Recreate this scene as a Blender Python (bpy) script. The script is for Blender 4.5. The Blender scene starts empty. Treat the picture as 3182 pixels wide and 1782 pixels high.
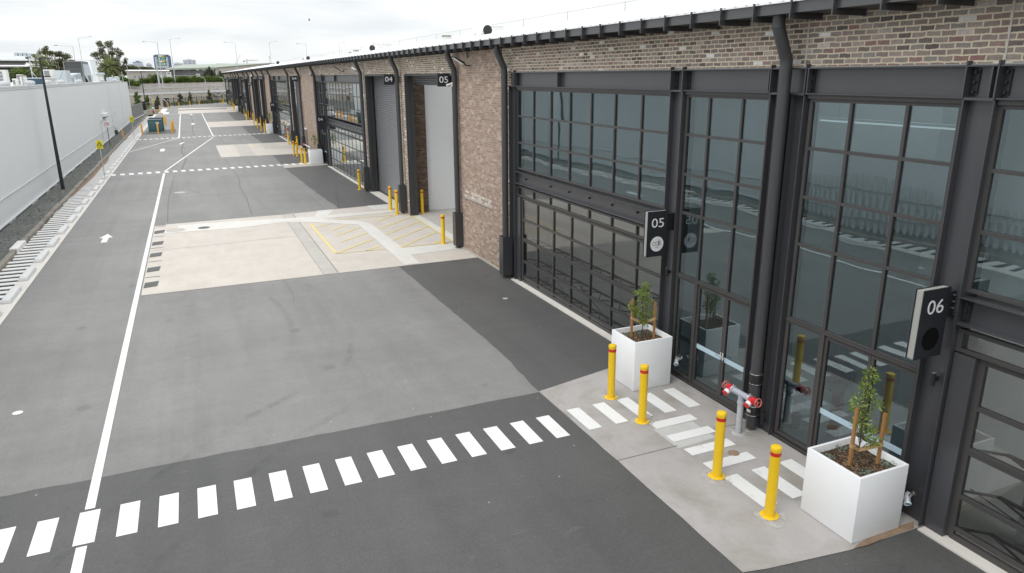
import bpy, bmesh, math, random
from mathutils import Vector, Matrix
RN = random.Random(11)
sc = bpy.context.scene
COL = sc.collection

# ---------------------------------------------------------------- camera, sky, sun, exposure
cd = bpy.data.cameras.new("camera"); cam = bpy.data.objects.new("camera", cd); COL.objects.link(cam)
r_ = Vector((0.91565748, -0.40191889, -0.00570828)); u_ = Vector((0.11838305, 0.25607633, 0.9593802)); w_ = Vector((0.38413127, 0.87913942, -0.28205859))
M = Matrix.Identity(4)
for i in range(3):
    M[i][0], M[i][1], M[i][2] = r_[i], u_[i], -w_[i]
M[2][3] = 6.9
cam.matrix_world = M
cd.sensor_width = 36.0; cd.lens = 25.2195; cd.clip_start = 0.1; cd.clip_end = 6000
sc.camera = cam

SUN_EL, SUN_AZ = math.radians(56), math.radians(-118)      # azimuth from +Y towards +X
world = bpy.data.worlds.new("World"); sc.world = world; world.use_nodes = True
nt = world.node_tree; bg = nt.nodes["Background"]
sky = nt.nodes.new("ShaderNodeTexSky"); sky.sky_type = 'NISHITA'; sky.sun_disc = False
sky.sun_elevation = SUN_EL; sky.sun_rotation = SUN_AZ
tc = nt.nodes.new("ShaderNodeTexCoord")
sep = nt.nodes.new("ShaderNodeSeparateXYZ"); nt.links.new(tc.outputs["Generated"], sep.inputs[0])
def wmath(op, a, b):
    n = nt.nodes.new("ShaderNodeMath"); n.operation = op
    for i, v in enumerate((a, b)):
        if v is None: continue
        if isinstance(v, (int, float)): n.inputs[i].default_value = v
        else: nt.links.new(v, n.inputs[i])
    return n.outputs[0]
zc = wmath('MAXIMUM', sep.outputs[2], 0.0)
den = wmath('ADD', zc, 0.13)
cx = wmath('DIVIDE', sep.outputs[0], den); cy = wmath('DIVIDE', sep.outputs[1], den)
cmb = nt.nodes.new("ShaderNodeCombineXYZ"); nt.links.new(cx, cmb.inputs[0]); nt.links.new(cy, cmb.inputs[1])
cn = nt.nodes.new("ShaderNodeTexNoise"); cn.inputs["Scale"].default_value = 0.75; cn.inputs["Detail"].default_value = 7; cn.inputs["Roughness"].default_value = 0.55
cn.inputs["Distortion"].default_value = 0.3
nt.links.new(cmb.outputs[0], cn.inputs["Vector"])
cr = nt.nodes.new("ShaderNodeValToRGB")
cr.color_ramp.elements[0].position = 0.36; cr.color_ramp.elements[0].color = (6.15, 6.45, 6.7, 1)
cr.color_ramp.elements[1].position = 0.60; cr.color_ramp.elements[1].color = (7.7, 7.75, 7.7, 1)
nt.links.new(cn.outputs["Fac"], cr.inputs[0])
zen = nt.nodes.new("ShaderNodeMapRange"); zen.inputs[1].default_value = 0.14; zen.inputs[2].default_value = 0.9; zen.inputs[3].default_value = 1.0; zen.inputs[4].default_value = 2.05
nt.links.new(sep.outputs[2], zen.inputs[0])
vs = nt.nodes.new("ShaderNodeVectorMath"); vs.operation = 'SCALE'; nt.links.new(cr.outputs[0], vs.inputs[0]); nt.links.new(zen.outputs[0], vs.inputs["Scale"])
mx = nt.nodes.new("ShaderNodeMixRGB"); mx.inputs[0].default_value = 0.93
nt.links.new(sky.outputs[0], mx.inputs[1]); nt.links.new(vs.outputs[0], mx.inputs[2])
nt.links.new(mx.outputs[0], bg.inputs[0]); bg.inputs[1].default_value = 0.118

sl = bpy.data.lights.new("sun", 'SUN'); sl.energy = 0.9; sl.angle = math.radians(22); sl.color = (1, 0.97, 0.93)
so = bpy.data.objects.new("sun", sl); COL.objects.link(so)
sdir = Vector((math.sin(SUN_AZ) * math.cos(SUN_EL), math.cos(SUN_AZ) * math.cos(SUN_EL), math.sin(SUN_EL)))
so.rotation_euler = sdir.to_track_quat('Z', 'Y').to_euler()
sc.view_settings.view_transform = 'Standard'; sc.view_settings.look = 'None'
sc.view_settings.exposure = 0.26; sc.view_settings.gamma = 1.0
sc.cycles.max_bounces = 8; sc.cycles.diffuse_bounces = 4; sc.cycles.glossy_bounces = 4; sc.cycles.transparent_max_bounces = 12
sc.cycles.caustics_reflective = False; sc.cycles.caustics_refractive = False
sc.cycles.sample_clamp_indirect = 4.0

# ---------------------------------------------------------------- materials
class NT:
    def __init__(s, name):
        s.m = bpy.data.materials.new(name); s.m.use_nodes = True
        s.t = s.m.node_tree; s.b = s.t.nodes["Principled BSDF"]
        s.g = None
    def n(s, t, **k):
        o = s.t.nodes.new(t)
        for a, b in k.items(): setattr(o, a, b)
        return o
    def l(s, a, b): s.t.links.new(a, b)
    def pos(s):
        if s.g is None: s.g = s.n("ShaderNodeNewGeometry")
        return s.g.outputs["Position"]
    def math(s, op, a, b=None, clamp=False):
        o = s.n("ShaderNodeMath", operation=op); o.use_clamp = clamp
        for i, v in enumerate((a, b)):
            if v is None: continue
            if isinstance(v, (int, float)): o.inputs[i].default_value = v
            else: s.l(v, o.inputs[i])
        return o.outputs[0]
    def noise(s, scale, vec=None, stretch=None, detail=4, rough=0.55, dist=0.0):
        v = vec or s.pos()
        if stretch:
            mp = s.n("ShaderNodeMapping"); mp.inputs["Scale"].default_value = stretch; s.l(v, mp.inputs[0])
            v = mp.outputs[0]
        o = s.n("ShaderNodeTexNoise"); o.inputs["Scale"].default_value = scale; o.inputs["Detail"].default_value = detail
        o.inputs["Roughness"].default_value = rough; o.inputs["Distortion"].default_value = dist
        s.l(v, o.inputs["Vector"]); return o.outputs["Fac"]
    def ramp(s, fac, stops, interp='LINEAR'):
        o = s.n("ShaderNodeValToRGB"); cr = o.color_ramp; cr.interpolation = interp
        while len(cr.elements) < len(stops): cr.elements.new(0.5)
        for e, (p, c) in zip(cr.elements, stops):
            e.position = p; e.color = (c, c, c, 1) if isinstance(c, (int, float)) else (*c, 1)
        s.l(fac, o.inputs[0]); return o.outputs[0]
    def mix(s, fac, a, b, mode='MIX'):
        o = s.n("ShaderNodeMixRGB", blend_type=mode)
        for i, v in enumerate((fac, a, b)):
            if isinstance(v, (int, float)): o.inputs[i].default_value = v
            elif isinstance(v, tuple): o.inputs[i].default_value = (*v, 1)
            else: s.l(v, o.inputs[i])
        return o.outputs[0]
    def vary(s, col, terms):
        """col * (1 + sum amount*(noise-.5)*2)"""
        tot = None
        for (sca, stretch, amt) in terms:
            f = s.noise(sca, stretch=stretch)
            t = s.math('MULTIPLY', s.math('SUBTRACT', f, 0.5), 2 * amt)
            tot = t if tot is None else s.math('ADD', tot, t)
        v = s.math('MAXIMUM', s.math('ADD', tot, 1.0), 0.05)
        o = s.n("ShaderNodeVectorMath", operation='SCALE')
        if isinstance(col, tuple): o.inputs[0].default_value = col
        else: s.l(col, o.inputs[0])
        s.l(v, o.inputs["Scale"]); return o.outputs[0]
    def bump(s, h, strength, dist):
        o = s.n("ShaderNodeBump"); o.inputs["Strength"].default_value = strength; o.inputs["Distance"].default_value = dist
        s.l(h, o.inputs["Height"]); s.l(o.outputs[0], s.b.inputs["Normal"])
    def fin(s, col, rough=0.6, spec=0.5, metal=0.0):
        if isinstance(col, tuple): s.b.inputs["Base Color"].default_value = (*col, 1)
        else: s.l(col, s.b.inputs["Base Color"])
        if isinstance(rough, (int, float)): s.b.inputs["Roughness"].default_value = rough
        else: s.l(rough, s.b.inputs["Roughness"])
        s.b.inputs["Specular IOR Level"].default_value = spec; s.b.inputs["Metallic"].default_value = metal
        return s.m

def simple(name, col, rough=0.55, spec=0.5, metal=0.0, terms=((1.3, None, 0.08), (14, None, 0.05)), bump=None):
    k = NT(name)
    if bump: k.bump(k.noise(bump[0]), bump[1], bump[2])
    return k.fin(k.vary(col, terms), rough, spec, metal)

def asphalt(name, col, amt=1.0, scuff=0.0):
    k = NT(name)
    c = k.vary(col, ((0.22, None, 0.22 * amt), (0.9, (1.0, 0.16, 1), 0.16 * amt), (3.2, None, 0.10 * amt), (1.1, (0.10, 1.2, 1), 0.10 * amt), (150, None, 0.75), (50, None, 0.55), (13, None, 0.16)))
    tr = k.noise(1.0, stretch=(1.7, 0.035, 1), detail=3)              # tyre-polished bands along the drive
    tm = k.noise(0.13)
    c = k.mix(k.math('MULTIPLY', k.math('MULTIPLY', k.ramp(tr, ((0.52, 0), (0.66, 1))), k.ramp(tm, ((0.38, 0), (0.6, 1)))), 0.30 * amt), c, (col[0] * .66, col[1] * .66, col[2] * .66))
    vo = k.n("ShaderNodeTexVoronoi"); vo.inputs["Scale"].default_value = 0.55; k.l(k.pos(), vo.inputs["Vector"])
    dd = k.math('ADD', vo.outputs["Distance"], k.math('MULTIPLY', k.noise(6), 0.12))
    c = k.mix(k.math('MULTIPLY', k.ramp(dd, ((0.115, 1), (0.16, 0))), 0.40), c, (col[0] * .5, col[1] * .5, col[2] * .5))   # oil drips
    v2 = k.n("ShaderNodeTexVoronoi"); v2.inputs["Scale"].default_value = 1.7; k.l(k.pos(), v2.inputs["Vector"])
    c = k.mix(k.ramp(v2.outputs["Distance"], ((0.022, 0.7), (0.04, 0))), c, (0.45, 0.44, 0.42))                       # grit
    if scuff:
        f = k.noise(2.3, stretch=(0.35, 1.6, 1), detail=6, rough=0.7, dist=0.6)
        f2 = k.noise(0.35)
        m_ = k.math('MULTIPLY', k.ramp(f, ((0.62, 0), (0.74, 1))), k.ramp(f2, ((0.45, 0), (0.62, 1))))
        c = k.mix(k.math('MULTIPLY', m_, scuff), c, (0.30, 0.30, 0.29))
        g = k.noise(2.6, stretch=(0.5, 1.3, 1), detail=5, rough=0.7)
        g2 = k.noise(0.28, stretch=(1.3, 0.8, 1))
        d_ = k.math('MULTIPLY', k.ramp(g, ((0.60, 0), (0.70, 1))), k.ramp(g2, ((0.52, 0), (0.64, 1))))
        c = k.mix(k.math('MULTIPLY', d_, 0.35), c, (0.055, 0.055, 0.055))
    k.bump(k.noise(160), 0.35, 0.004)
    return k.fin(c, 0.62, 0.5)

def concrete(name, col, stain, samt, fine=0.10, joints=None):
    k = NT(name)
    c = k.vary(col, ((0.35, None, 0.10), (1.8, (1.6, 0.5, 1), 0.09), (9, None, 0.06), (70, None, fine)))
    f = k.noise(0.8, detail=6, rough=0.65, dist=0.5)
    c = k.mix(k.math('MULTIPLY', k.ramp(f, ((0.47, 0), (0.68, 1))), samt), c, stain)
    g = k.noise(3.5, detail=7, rough=0.75, dist=0.8)
    c = k.mix(k.math('MULTIPLY', k.ramp(g, ((0.64, 0), (0.70, 1))), 0.30), c, (col[0] * .45, col[1] * .43, col[2] * .42))
    k.bump(k.noise(55), 0.25, 0.004)
    return k.fin(c, 0.78, 0.35)

def brick(name, mortar, ramp_stops, bw=0.235, rh=0.0860, ms=0.0085, wob=0.012):
    k = NT(name)
    sp = k.n("ShaderNodeSeparateXYZ"); k.l(k.pos(), sp.inputs[0])
    uu = k.math('ADD', sp.outputs[0], sp.outputs[1])
    cb = k.n("ShaderNodeCombineXYZ"); k.l(uu, cb.inputs[0]); k.l(sp.outputs[2], cb.inputs[1])
    nz = k.n("ShaderNodeTexNoise"); nz.inputs["Scale"].default_value = 9; nz.inputs["Detail"].default_value = 3; k.l(cb.outputs[0], nz.inputs["Vector"])
    vm = k.n("ShaderNodeVectorMath", operation='SUBTRACT'); k.l(nz.outputs["Color"], vm.inputs[0]); vm.inputs[1].default_value = (0.5, 0.5, 0.5)
    vz = k.n("ShaderNodeVectorMath", operation='SCALE'); k.l(vm.outputs[0], vz.inputs[0]); vz.inputs["Scale"].default_value = wob * 2
    va = k.n("ShaderNodeVectorMath", operation='ADD'); k.l(cb.outputs[0], va.inputs[0]); k.l(vz.outputs[0], va.inputs[1])
    bt = k.n("ShaderNodeTexBrick"); k.l(va.outputs[0], bt.inputs["Vector"])
    bt.inputs["Color1"].default_value = (0, 0, 0, 1); bt.inputs["Color2"].default_value = (1, 1, 1, 1); bt.inputs["Mortar"].default_value = (0.5, 0.5, 0.5, 1)
    bt.inputs["Scale"].default_value = 1.0; bt.inputs["Mortar Size"].default_value = ms; bt.inputs["Mortar Smooth"].default_value = 0.25
    bt.inputs["Bias"].default_value = 0.0; bt.inputs["Brick Width"].default_value = bw; bt.inputs["Row Height"].default_value = rh
    bt.offset = 0.5
    c = k.ramp(bt.outputs["Color"], ramp_stops, 'LINEAR')
    c = k.vary(c, ((11, None, 0.30), (45, None, 0.20), (0.5, None, 0.14)))
    mo = k.vary(mortar, ((1.2, None, 0.18), (30, None, 0.15)))
    c = k.mix(bt.outputs["Fac"], c, mo)
    k.bump(k.math('SUBTRACT', 1.0, bt.outputs["Fac"]), 0.6, 0.008)
    return k.fin(c, 0.85, 0.25)

def glass(name, ior, tint, refl=(0.86, 0.95, 0.97), wave=0.006, base=0.0):
    k = NT(name); k.t.nodes.remove(k.b)
    out = [n for n in k.t.nodes if n.type == 'OUTPUT_MATERIAL'][0]
    fr = k.n("ShaderNodeFresnel"); fr.inputs["IOR"].default_value = ior
    tr = k.n("ShaderNodeBsdfTransparent"); tr.inputs[0].default_value = (*tint, 1)
    gl = k.n("ShaderNodeBsdfGlossy"); gl.inputs[0].default_value = (*refl, 1); gl.inputs["Roughness"].default_value = 0.0
    bp = k.n("ShaderNodeBump"); bp.inputs["Strength"].default_value = 1.0; bp.inputs["Distance"].default_value = wave
    k.l(k.noise(0.8, detail=1), bp.inputs["Height"]); k.l(bp.outputs[0], gl.inputs["Normal"])
    ms = k.n("ShaderNodeMixShader"); k.l(k.math("ADD", k.math("MULTIPLY", fr.outputs[0], 1 - base), base), ms.inputs[0]); k.l(tr.outputs[0], ms.inputs[1]); k.l(gl.outputs[0], ms.inputs[2])
    k.l(ms.outputs[0], out.inputs[0]); return k.m

def leafmat(name, c1, c2, c3):
    k = NT(name); k.pos()
    c = k.ramp(k.g.outputs["Random Per Island"], ((0.0, c1), (0.5, c2), (1.0, c3)))
    c = k.vary(c, ((0.45, None, 0.30),))
    m = k.fin(c, 0.5, 0.35)
    tl = k.n("ShaderNodeBsdfTranslucent"); k.l(c, tl.inputs[0])
    ms = k.n("ShaderNodeMixShader"); ms.inputs[0].default_value = 0.35
    out = [n for n in k.t.nodes if n.type == 'OUTPUT_MATERIAL'][0]
    k.l(k.b.outputs[0], ms.inputs[1]); k.l(tl.outputs[0], ms.inputs[2]); k.l(ms.outputs[0], out.inputs[0])
    return m

def wallpaint(name, col, streak):
    k = NT(name)
    c = k.vary(col, ((0.12, None, 0.04), (1.2, None, 0.015), (1.5, (1, 1.0, 0.15), 0.015)))
    f = k.noise(2.2, stretch=(1, 1, 0.06), detail=5)
    c = k.mix(k.math('MULTIPLY', k.ramp(f, ((0.58, 0), (0.75, 1))), 0.03), c, streak)
    return k.fin(c, 0.6, 0.3)

def emit(name, col, s):
    k = NT(name); k.b.inputs["Emission Color"].default_value = (*col, 1); k.b.inputs["Emission Strength"].default_value = s
    return k.fin(col)

m_asph = asphalt("asphalt_light", (0.186, 0.182, 0.174), 1.25, 0.75)
m_asphd = asphalt("asphalt_dark", (0.076, 0.075, 0.073), 1.1, 0.30)
m_asphd2 = asphalt("asphalt_apron", (0.082, 0.081, 0.079), 1.2, 0.35)
m_moto = asphalt("motorway_asphalt", (0.20, 0.20, 0.205), 0.6)
m_slab = concrete("concrete_beige", (0.50, 0.462, 0.418), (0.42, 0.36, 0.31), 0.35)
m_slabl = concrete("concrete_new", (0.58, 0.565, 0.53), (0.50, 0.48, 0.44), 0.3)
m_slabg = concrete("concrete_grey", (0.43, 0.41, 0.375), (0.33, 0.31, 0.28), 0.4)
m_slabn = concrete("concrete_near", (0.365, 0.345, 0.335), (0.25, 0.235, 0.195), 0.7)
m_slabp = concrete("concrete_patch", (0.49, 0.485, 0.47), (0.36, 0.35, 0.33), 0.3)
m_kerb = concrete("old_kerb_stone", (0.26, 0.235, 0.20), (0.13, 0.115, 0.10), 0.8, 0.2)
m_edge = concrete("channel_concrete", (0.62, 0.59, 0.55), (0.50, 0.46, 0.40), 0.4)
m_barrier = concrete("barrier_concrete", (0.46, 0.43, 0.385), (0.24, 0.22, 0.20), 0.6)
def paintmat(name, col, wear, lo, hi):
    k = NT(name); c = k.vary(col, ((0.8, None, 0.05), (12, None, 0.04), (60, None, 0.05)))
    f = k.noise(5.0, stretch=(1.0, 0.45, 1), detail=8, rough=0.75); f2 = k.noise(0.7)
    c = k.mix(k.math('MULTIPLY', k.math('MULTIPLY', k.ramp(f, ((lo, 0), (hi, 1))), k.ramp(f2, ((0.35, 0.25), (0.65, 1)))), wear), c, (0.30, 0.30, 0.29))
    k.bump(k.noise(90), 0.2, 0.003)
    return k.fin(c, 0.65, 0.3)
m_paint = paintmat("white_road_paint", (0.70, 0.70, 0.685), 0.65, 0.57, 0.72)
m_paintold = simple("old_road_paint", (0.70, 0.69, 0.67), 0.7, 0.3, terms=((0.8, None, 0.08), (25, None, 0.12)))
m_yline = simple("yellow_line_paint", (0.70, 0.56, 0.20), 0.7, 0.3, terms=((2.5, None, 0.16), (30, None, 0.15)))
m_crack = simple("crack_sealant", (0.115, 0.115, 0.115), 0.8, 0.2)
def gravelmat():
    k = NT("dark_gravel")
    v = k.n("ShaderNodeTexVoronoi"); v.inputs["Scale"].default_value = 26; k.l(k.pos(), v.inputs["Vector"])
    bw = k.n("ShaderNodeRGBToBW"); k.l(v.outputs["Color"], bw.inputs[0])
    c = k.ramp(bw.outputs[0], ((0.15, (0.05, 0.055, 0.05)), (0.6, (0.13, 0.135, 0.125)), (0.95, (0.30, 0.30, 0.28))))
    c = k.vary(c, ((0.6, None, 0.25), (3, None, 0.15)))
    k.bump(v.outputs["Distance"], 0.8, 0.02)
    return k.fin(c, 0.85, 0.2)
m_gravel = gravelmat()
def mulchmat():
    k = NT("bark_mulch")
    v = k.n("ShaderNodeTexVoronoi"); v.inputs["Scale"].default_value = 55
    mp = k.n("ShaderNodeMapping"); mp.inputs["Scale"].default_value = (1, 0.5, 1); mp.inputs["Rotation"].default_value = (0, 0, 0.6); k.l(k.pos(), mp.inputs[0]); k.l(mp.outputs[0], v.inputs["Vector"])
    bw = k.n("ShaderNodeRGBToBW"); k.l(v.outputs["Color"], bw.inputs[0])
    c = k.ramp(bw.outputs[0], ((0.2, (0.035, 0.022, 0.014)), (0.55, (0.12, 0.075, 0.045)), (0.9, (0.34, 0.24, 0.15))))
    c = k.vary(c, ((7, None, 0.3),))
    k.bump(v.outputs["Distance"], 1.0, 0.03)
    return k.fin(c, 0.9, 0.2)
m_mulch = mulchmat()
BR = ((0.0, (0.127, 0.112, 0.103)), (0.2, (0.231, 0.194, 0.171)), (0.38, (0.316, 0.258, 0.224)), (0.52, (0.277, 0.254, 0.232)), (0.64, (0.387, 0.307, 0.265)), (0.75, (0.273, 0.224, 0.197)), (0.84, (0.285, 0.168, 0.145)), (0.90, (0.384, 0.354, 0.330)), (0.945, (0.471, 0.403, 0.356)), (0.978, (0.765, 0.765, 0.765)), (1.0, (0.765, 0.765, 0.765)))
m_brick = brick("recycled_brick", (0.70, 0.61, 0.47), BR, ms=0.0125, wob=0.016)
BR2 = ((0.0, (0.25, 0.185, 0.150)), (0.3, (0.315, 0.235, 0.190)), (0.55, (0.345, 0.255, 0.207)), (0.8, (0.385, 0.295, 0.243)), (1.0, (0.47, 0.375, 0.315)))
m_brick2 = brick("brown_brick_panel", (0.47, 0.39, 0.31), BR2, bw=0.235, ms=0.0068, wob=0.006)
m_brick3 = brick("limewashed_brick", (0.45, 0.38, 0.3), ((0.0, (0.33, .25, .20)), (0.46, (0.36, 0.27, 0.22)), (0.56, (0.54, 0.49, 0.45)), (1.0, (0.66, 0.63, 0.60))), ms=0.010)
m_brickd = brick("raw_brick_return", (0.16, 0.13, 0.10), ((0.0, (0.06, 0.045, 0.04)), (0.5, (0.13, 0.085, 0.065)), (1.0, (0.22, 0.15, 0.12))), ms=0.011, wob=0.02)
m_steel = simple("charcoal_steel", (0.050, 0.051, 0.057), 0.33, 0.8, terms=((0.9, None, 0.10), (30, None, 0.06), (4, (1, 1, 0.2), 0.05)))
m_frame = simple("window_frame_bronze", (0.058, 0.055, 0.054), 0.42, 0.5)
m_gutter = simple("gutter_metal", (0.042, 0.044, 0.048), 0.30, 1.0)
m_pipe = simple("downpipe_paint", (0.052, 0.053, 0.056), 0.45, 0.5, terms=((2, (1, 1, 0.3), 0.10), (25, None, 0.05)))
m_guard = simple("pipe_guard_steel", (0.045, 0.046, 0.049), 0.4, 0.5)
m_black = simple("black_paint", (0.018, 0.019, 0.022), 0.4, 0.5)
m_matte = simple("matt_black_vinyl", (0.006, 0.006, 0.006), 0.9, 0.1)
m_signb = simple("sign_black", (0.022, 0.024, 0.030), 0.5, 0.4)
m_signe = simple("sign_edge_cream", (0.37, 0.365, 0.345), 0.5, 0.3)
m_white = simple("sign_white", (0.82, 0.82, 0.82), 0.5, 0.3)
m_roof = simple("white_roof_sheet", (0.88, 0.89, 0.90), 0.45, 0.4, terms=((0.3, None, 0.03),))
m_wall = wallpaint("white_render_wall", (0.73, 0.75, 0.755), (0.45, 0.45, 0.44))
m_cap = simple("parapet_capping", (0.62, 0.64, 0.64), 0.5, 0.3)
m_int = simple("interior_white", (0.66, 0.67, 0.67), 0.7, 0.3)
m_int2 = simple("painted_block_wall", (0.80, 0.81, 0.82), 0.65, 0.3, terms=((0.6, None, 0.03), (3, (0.3, 1, 3), 0.03)))
m_ceil = simple("dark_ceiling", (0.10, 0.10, 0.105), 0.8, 0.2)
m_floor = concrete("polished_floor", (0.48, 0.48, 0.46), (0.26, 0.26, 0.25), 0.3)
m_shut = simple("roller_door_steel", (0.20, 0.205, 0.215), 0.38, 0.6, 0.35, terms=((0.5, None, 0.10), (2, (1, 1, 6), 0.06)))
m_glass = glass("tinted_glass", 2.6, (0.42, 0.54, 0.57), (0.80, 0.95, 1.0), 0.005)
m_glassf = glass("reflective_glass", 2.4, (0.4, 0.46, 0.47), (0.94, 0.98, 0.99), 0.0025, 0.5)
m_glassd = glass("clear_door_glass", 2.0, (0.80, 0.83, 0.81), (0.97, 0.97, 0.95), 0.003)
m_band = simple("safety_strip", (0.42, 0.55, 0.62), 0.6, 0.3)
m_yel = simple("bollard_yellow", (0.80, 0.52, 0.012), 0.38, 0.5, terms=((1.5, None, 0.05), (12, None, 0.04)))
m_oran = simple("bollard_orange", (0.74, 0.36, 0.03), 0.45, 0.5)
m_red = simple("red_reflective_band", (0.55, 0.022, 0.018), 0.4, 0.5)
m_planter = simple("planter_white", (0.80, 0.81, 0.82), 0.42, 0.4, terms=((0.9, None, 0.03), (4, None, 0.015)))
m_stake = simple("timber_stake", (0.36, 0.19, 0.075), 0.75, 0.2, terms=((6, (1, 1, 0.1), 0.25), (60, (1, 1, 0.2), 0.2)))
m_tie = simple("hessian_tie", (0.46, 0.31, 0.16), 0.9, 0.1)
m_bark = simple("tree_bark", (0.11, 0.085, 0.065), 0.9, 0.1, terms=((6, None, 0.3),))
m_leaf = leafmat("shrub_leaves", (0.09, 0.15, 0.025), (0.21, 0.31, 0.055), (0.44, 0.50, 0.15))
m_sage = leafmat("silver_groundcover", (0.13, 0.19, 0.14), (0.25, 0.32, 0.26), (0.40, 0.46, 0.40))
m_tree = leafmat("dark_tree_leaves", (0.030, 0.040, 0.012), (0.075, 0.088, 0.028), (0.15, 0.155, 0.06))
m_hedge = leafmat("hedge_leaves", (0.040, 0.070, 0.012), (0.10, 0.16, 0.028), (0.20, 0.27, 0.06))
m_casu = leafmat("casuarina_needles", (0.04, 0.048, 0.025), (0.075, 0.082, 0.045), (0.12, 0.125, 0.07))
m_casu2 = leafmat("fence_shrub_leaves", (0.03, 0.05, 0.015), (0.075, 0.105, 0.03), (0.14, 0.17, 0.06))
m_palm = leafmat("palm_fronds", (0.07, 0.09, 0.03), (0.15, 0.18, 0.06), (0.30, 0.32, 0.15))
m_grass = leafmat("rough_grass", (0.06, 0.085, 0.02), (0.12, 0.16, 0.04), (0.22, 0.24, 0.09))
m_galv = simple("galvanised_steel", (0.50, 0.52, 0.54), 0.42, 0.5, 0.35, terms=((8, None, 0.10), (40, None, 0.06)))
m_grey = simple("grey_pipe_paint", (0.36, 0.37, 0.42), 0.4, 0.5)
m_valve = simple("valve_red", (0.60, 0.02, 0.03), 0.35, 0.5)
m_wheel = simple("handwheel_red", (0.62, 0.16, 0.13), 0.5, 0.4)
m_rubber = simple("black_rubber", (0.02, 0.02, 0.021), 0.35, 0.5)
m_chrome = simple("bright_metal", (0.75, 0.75, 0.75), 0.25, 0.5, 0.9)
m_blue = simple("blue_lining", (0.20, 0.42, 0.60), 0.5, 0.4)
m_teal = simple("teal_kiosk_paint", (0.055, 0.135, 0.150), 0.5, 0.4)
m_teal2 = simple("dark_blue_panel", (0.030, 0.065, 0.105), 0.5, 0.4)
m_signy = simple("warning_yellow", (0.75, 0.66, 0.03), 0.5, 0.3)
m_post = simple("grey_post", (0.33, 0.34, 0.35), 0.5, 0.4)
m_post2 = simple("vent_aluminium", (0.42, 0.43, 0.44), 0.5, 0.4)
m_fence = simple("grey_slat_fence", (0.24, 0.245, 0.24), 0.6, 0.3)
m_ac = simple("cream_appliance", (0.60, 0.60, 0.57), 0.5, 0.3)
m_acg = simple("fan_grille", (0.22, 0.22, 0.23), 0.6, 0.3)
m_duct = simple("galvanised_duct", (0.44, 0.49, 0.52), 0.5, 0.4, 0.15)
m_louv = simple("grey_louvre", (0.055, 0.053, 0.052), 0.7, 0.3)
m_louvf = simple("louvre_frame", (0.17, 0.18, 0.18), 0.6, 0.3)
m_greenroof = simple("pale_green_roof", (0.29, 0.33, 0.28), 0.6, 0.3)
m_cream = simple("cream_panel", (0.44, 0.42, 0.385), 0.7, 0.3)
m_green = simple("road_sign_green", (0.015, 0.14, 0.07), 0.45, 0.4)
m_gold = simple("road_sign_gold", (0.75, 0.50, 0.06), 0.5, 0.4)
m_tower = simple("blue_tower_glass", (0.11, 0.16, 0.29), 0.4, 0.5)
m_towerw = simple("tower_cladding", (0.55, 0.57, 0.61), 0.6, 0.3)
m_towerg = simple("tower_window", (0.22, 0.26, 0.33), 0.3, 0.5)
m_dkwin = simple("dark_window", (0.035, 0.038, 0.05), 0.25, 0.5)
m_brown = simple("brown_door", (0.17, 0.145, 0.12), 0.5, 0.4)
m_rust = simple("iron_stain", (0.25, 0.175, 0.12), 0.9, 0.2, terms=((3, None, 0.4), (14, None, 0.3)))
m_stripw = simple("grating_white", (0.68, 0.67, 0.65), 0.7, 0.3, terms=((2, None, 0.10), (12, None, 0.08)))
m_stop = simple("wheel_stop_paint", (0.60, 0.605, 0.60), 0.6, 0.3, terms=((2, None, 0.06), (9, None, 0.05)))
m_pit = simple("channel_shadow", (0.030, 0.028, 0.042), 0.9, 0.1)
m_earth = simple("bare_ground", (0.17, 0.155, 0.11), 0.9, 0.1, terms=((0.05, None, 0.3), (0.6, None, 0.25)))
m_tube = emit("lit_tube", (0.9, 0.95, 0.97), 0.5)
m_sky_sheet = simple("added_skylight_sheet", (0.9, 0.9, 0.9), 0.4, 0.3)
m_graf = simple("graffiti_paint", (0.11, 0.09, 0.12), 0.7, 0.2, terms=((1.5, None, 0.8),))
m_maroon = simple("maroon_paint", (0.13, 0.035, 0.035), 0.5, 0.3)
m_bin = simple("black_cabinet", (0.018, 0.02, 0.026), 0.45, 0.4)
m_dry = simple("dry_leaf", (0.34, 0.22, 0.12), 0.8, 0.1)

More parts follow.
